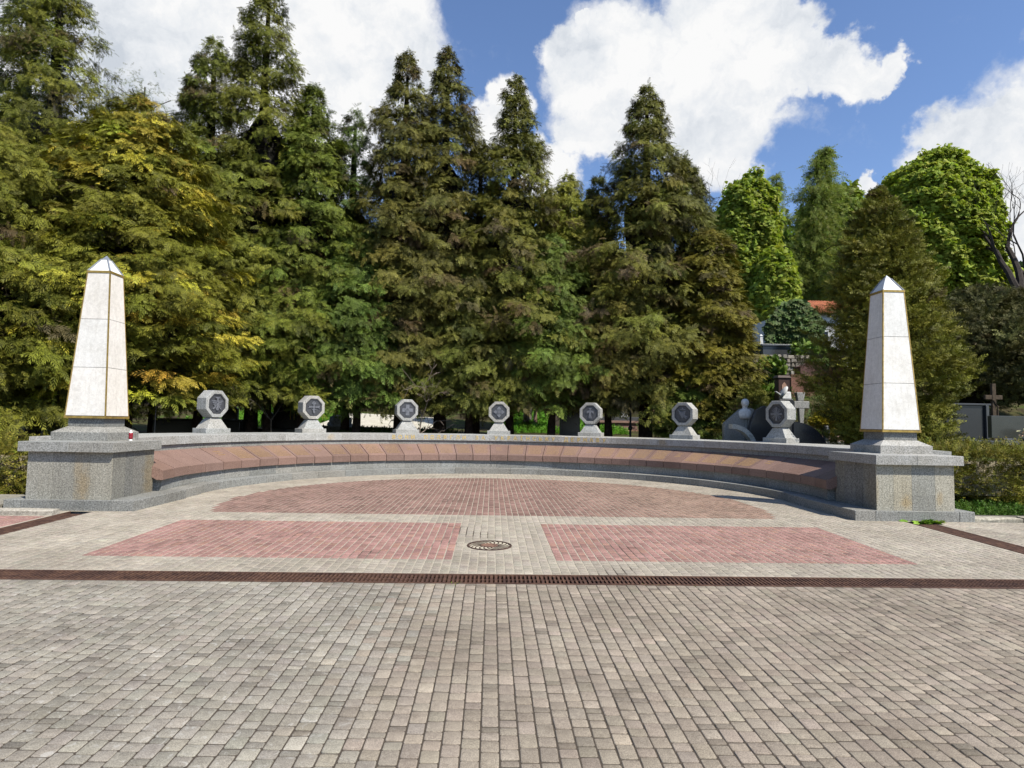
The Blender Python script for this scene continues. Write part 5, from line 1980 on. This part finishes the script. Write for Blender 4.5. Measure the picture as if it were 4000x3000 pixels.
Pv[:, 1] -= .5 * np.exp(-((Pv[:, 0] + .6) ** 2 + (Pv[:, 2] - 2.6) ** 2) / 1.4)
n = len(Pv)
V, F, C = scatter(FR_PALM, Pv, r.normal(0, .5, (n, 3)) + np.array([0, -.7, -.7]), np.tile([0, -.9, .5], (n, 1)) + r.normal(0, .3, (n, 3)), r.uniform(.25, .45, n), hue_jit((.07, .10, .035), n, r), hue_jit((.14, .18, .07), n, r), r)
np_mesh('ivy', V, F, C, M_LEAF, hs)

# dark tombs at the right edge
t_ = empty('tomb', (18.9, 24.6, 1.2), 'tall black granite family tomb with a cornice right of the large thuja', 'tomb')
mb = MB()
mb.box(-1.4, -.75, 0, .5, -.2, 1.75)
mb.box(-.74, 1.0, .05, .5, -.2, 1.42)
bev(mb, 'slabs', M_DARK, t_)
mb = MB()
mb.box(-1.5, -.66, -.1, .6, 1.752, 1.86, (2, 2, 2))
mb.box(-.76, 1.1, -.02, .6, 1.424, 1.50, (2, 2, 2))
bev(mb, 'cornice', M_DARK, t_)
mb = MB()
for x in (-.78, .86):
    mb.box(x, x + .12, -.06, .05, -.1, 1.42, (2.6, 2.6, 2.6))
bev(mb, 'pilaster', M_DARK, t_)
mb = MB()
mb.box(-1.7, 1.4, -2.2, .6, -.3, .05, (2.4, 2.4, 2.4))
bev(mb, 'base', M_DARK, t_)
t_ = empty('wooden_cross', (20.6, 25.2, 1.3), 'weathered wooden grave cross rising behind the grey slab tomb at the right edge', 'cross')
mb = MB()
mb.box(-.08, .08, -.06, .06, -.3, 2.25)
bev(mb, 'post', M_WOOD, t_)
mb = MB()
mb.box(-.36, .36, -.045, .065, 1.60, 1.78)
bev(mb, 'crossbar', M_WOOD, t_)
mb = MB()
mb.tube([(-.06, -.07, 1.58), (.12, -.07, 1.3), (.12, -.07, .5)], [.03, .03, .03], 6)
mb.build('brace', M_WOOD, t_)
t_ = empty('tomb', (18.15, 20.9, .95), 'wide grey polished slab tomb with flowers at the right edge of the photo', 'tomb')
mb = MB()
mb.box(-1.15, 1.6, 0, .18, .42, 1.18, (2.0, 2.05, 1.7))
bev(mb, 'headstone', M_DARK, t_)
mb = MB()
mb.box(-2.6, 1.8, -1.0, .35, .2, .34, (3.2, 3.3, 3.5))
bev(mb, 'slab', M_DARK, t_)
mb = MB()
mb.box(-2.3, 1.7, -.8, .3, -.8, .2, (1, 1, 1))
bev(mb, 'base', M_DARK, t_)
mb = MB()
mb.box(-.95, 1.4, -.25, -.02, .342, .42, (4, 4, 4))
bev(mb, 'ledge', M_DARK, t_)
# flowers and green candle
fl_ = empty('flower_pot', (18.05, 20.5, 1.29), 'pot of pale and red flowers on the grey slab tomb at the right edge', 'flowers')
mb = MB()
mb.lathe([(.11, 0), (.15, .18), (.16, .2)], 0, 0, 14)
mb.build('pot', M_BLACK, fl_)
r = np.random.default_rng(101)
n = 130
V, F, C = scatter(FR_PALM, np.stack([r.normal(0, .13, n), r.normal(0, .1, n), r.uniform(.2, .38, n)], 1), r.normal(0, 1, (n, 3)) + np.array([0, -.3, .5]), r.normal(0, 1, (n, 3)), r.uniform(.05, .1, n),
                  np.array([[.7, .62, .5], [.5, .08, .05], [.1, .18, .04]])[r.integers(0, 3, n)], np.array([[.75, .65, .5]]).repeat(n, 0), r)
np_mesh('blossoms', V, F, C, M_LEAF, fl_)
t_ = empty('grave_candle', (17.93, 20.2, 1.29), 'small green glass grave candle at the right edge on the grey slab tomb', 'candle')
mb = MB()
mb.lathe([(.035, 0), (.05, .03), (.05, .1), (.042, .12), (.05, .15), (.045, .22)], 0, 0, 14, (.25, 6, 4))
mb.build('glass', M_BLACK, t_)
mb = MB()
mb.lathe([(.046, .221), (.046, .235), (.015, .26)], 0, 0, 14)
mb.build('lid', M_BLACK, t_)
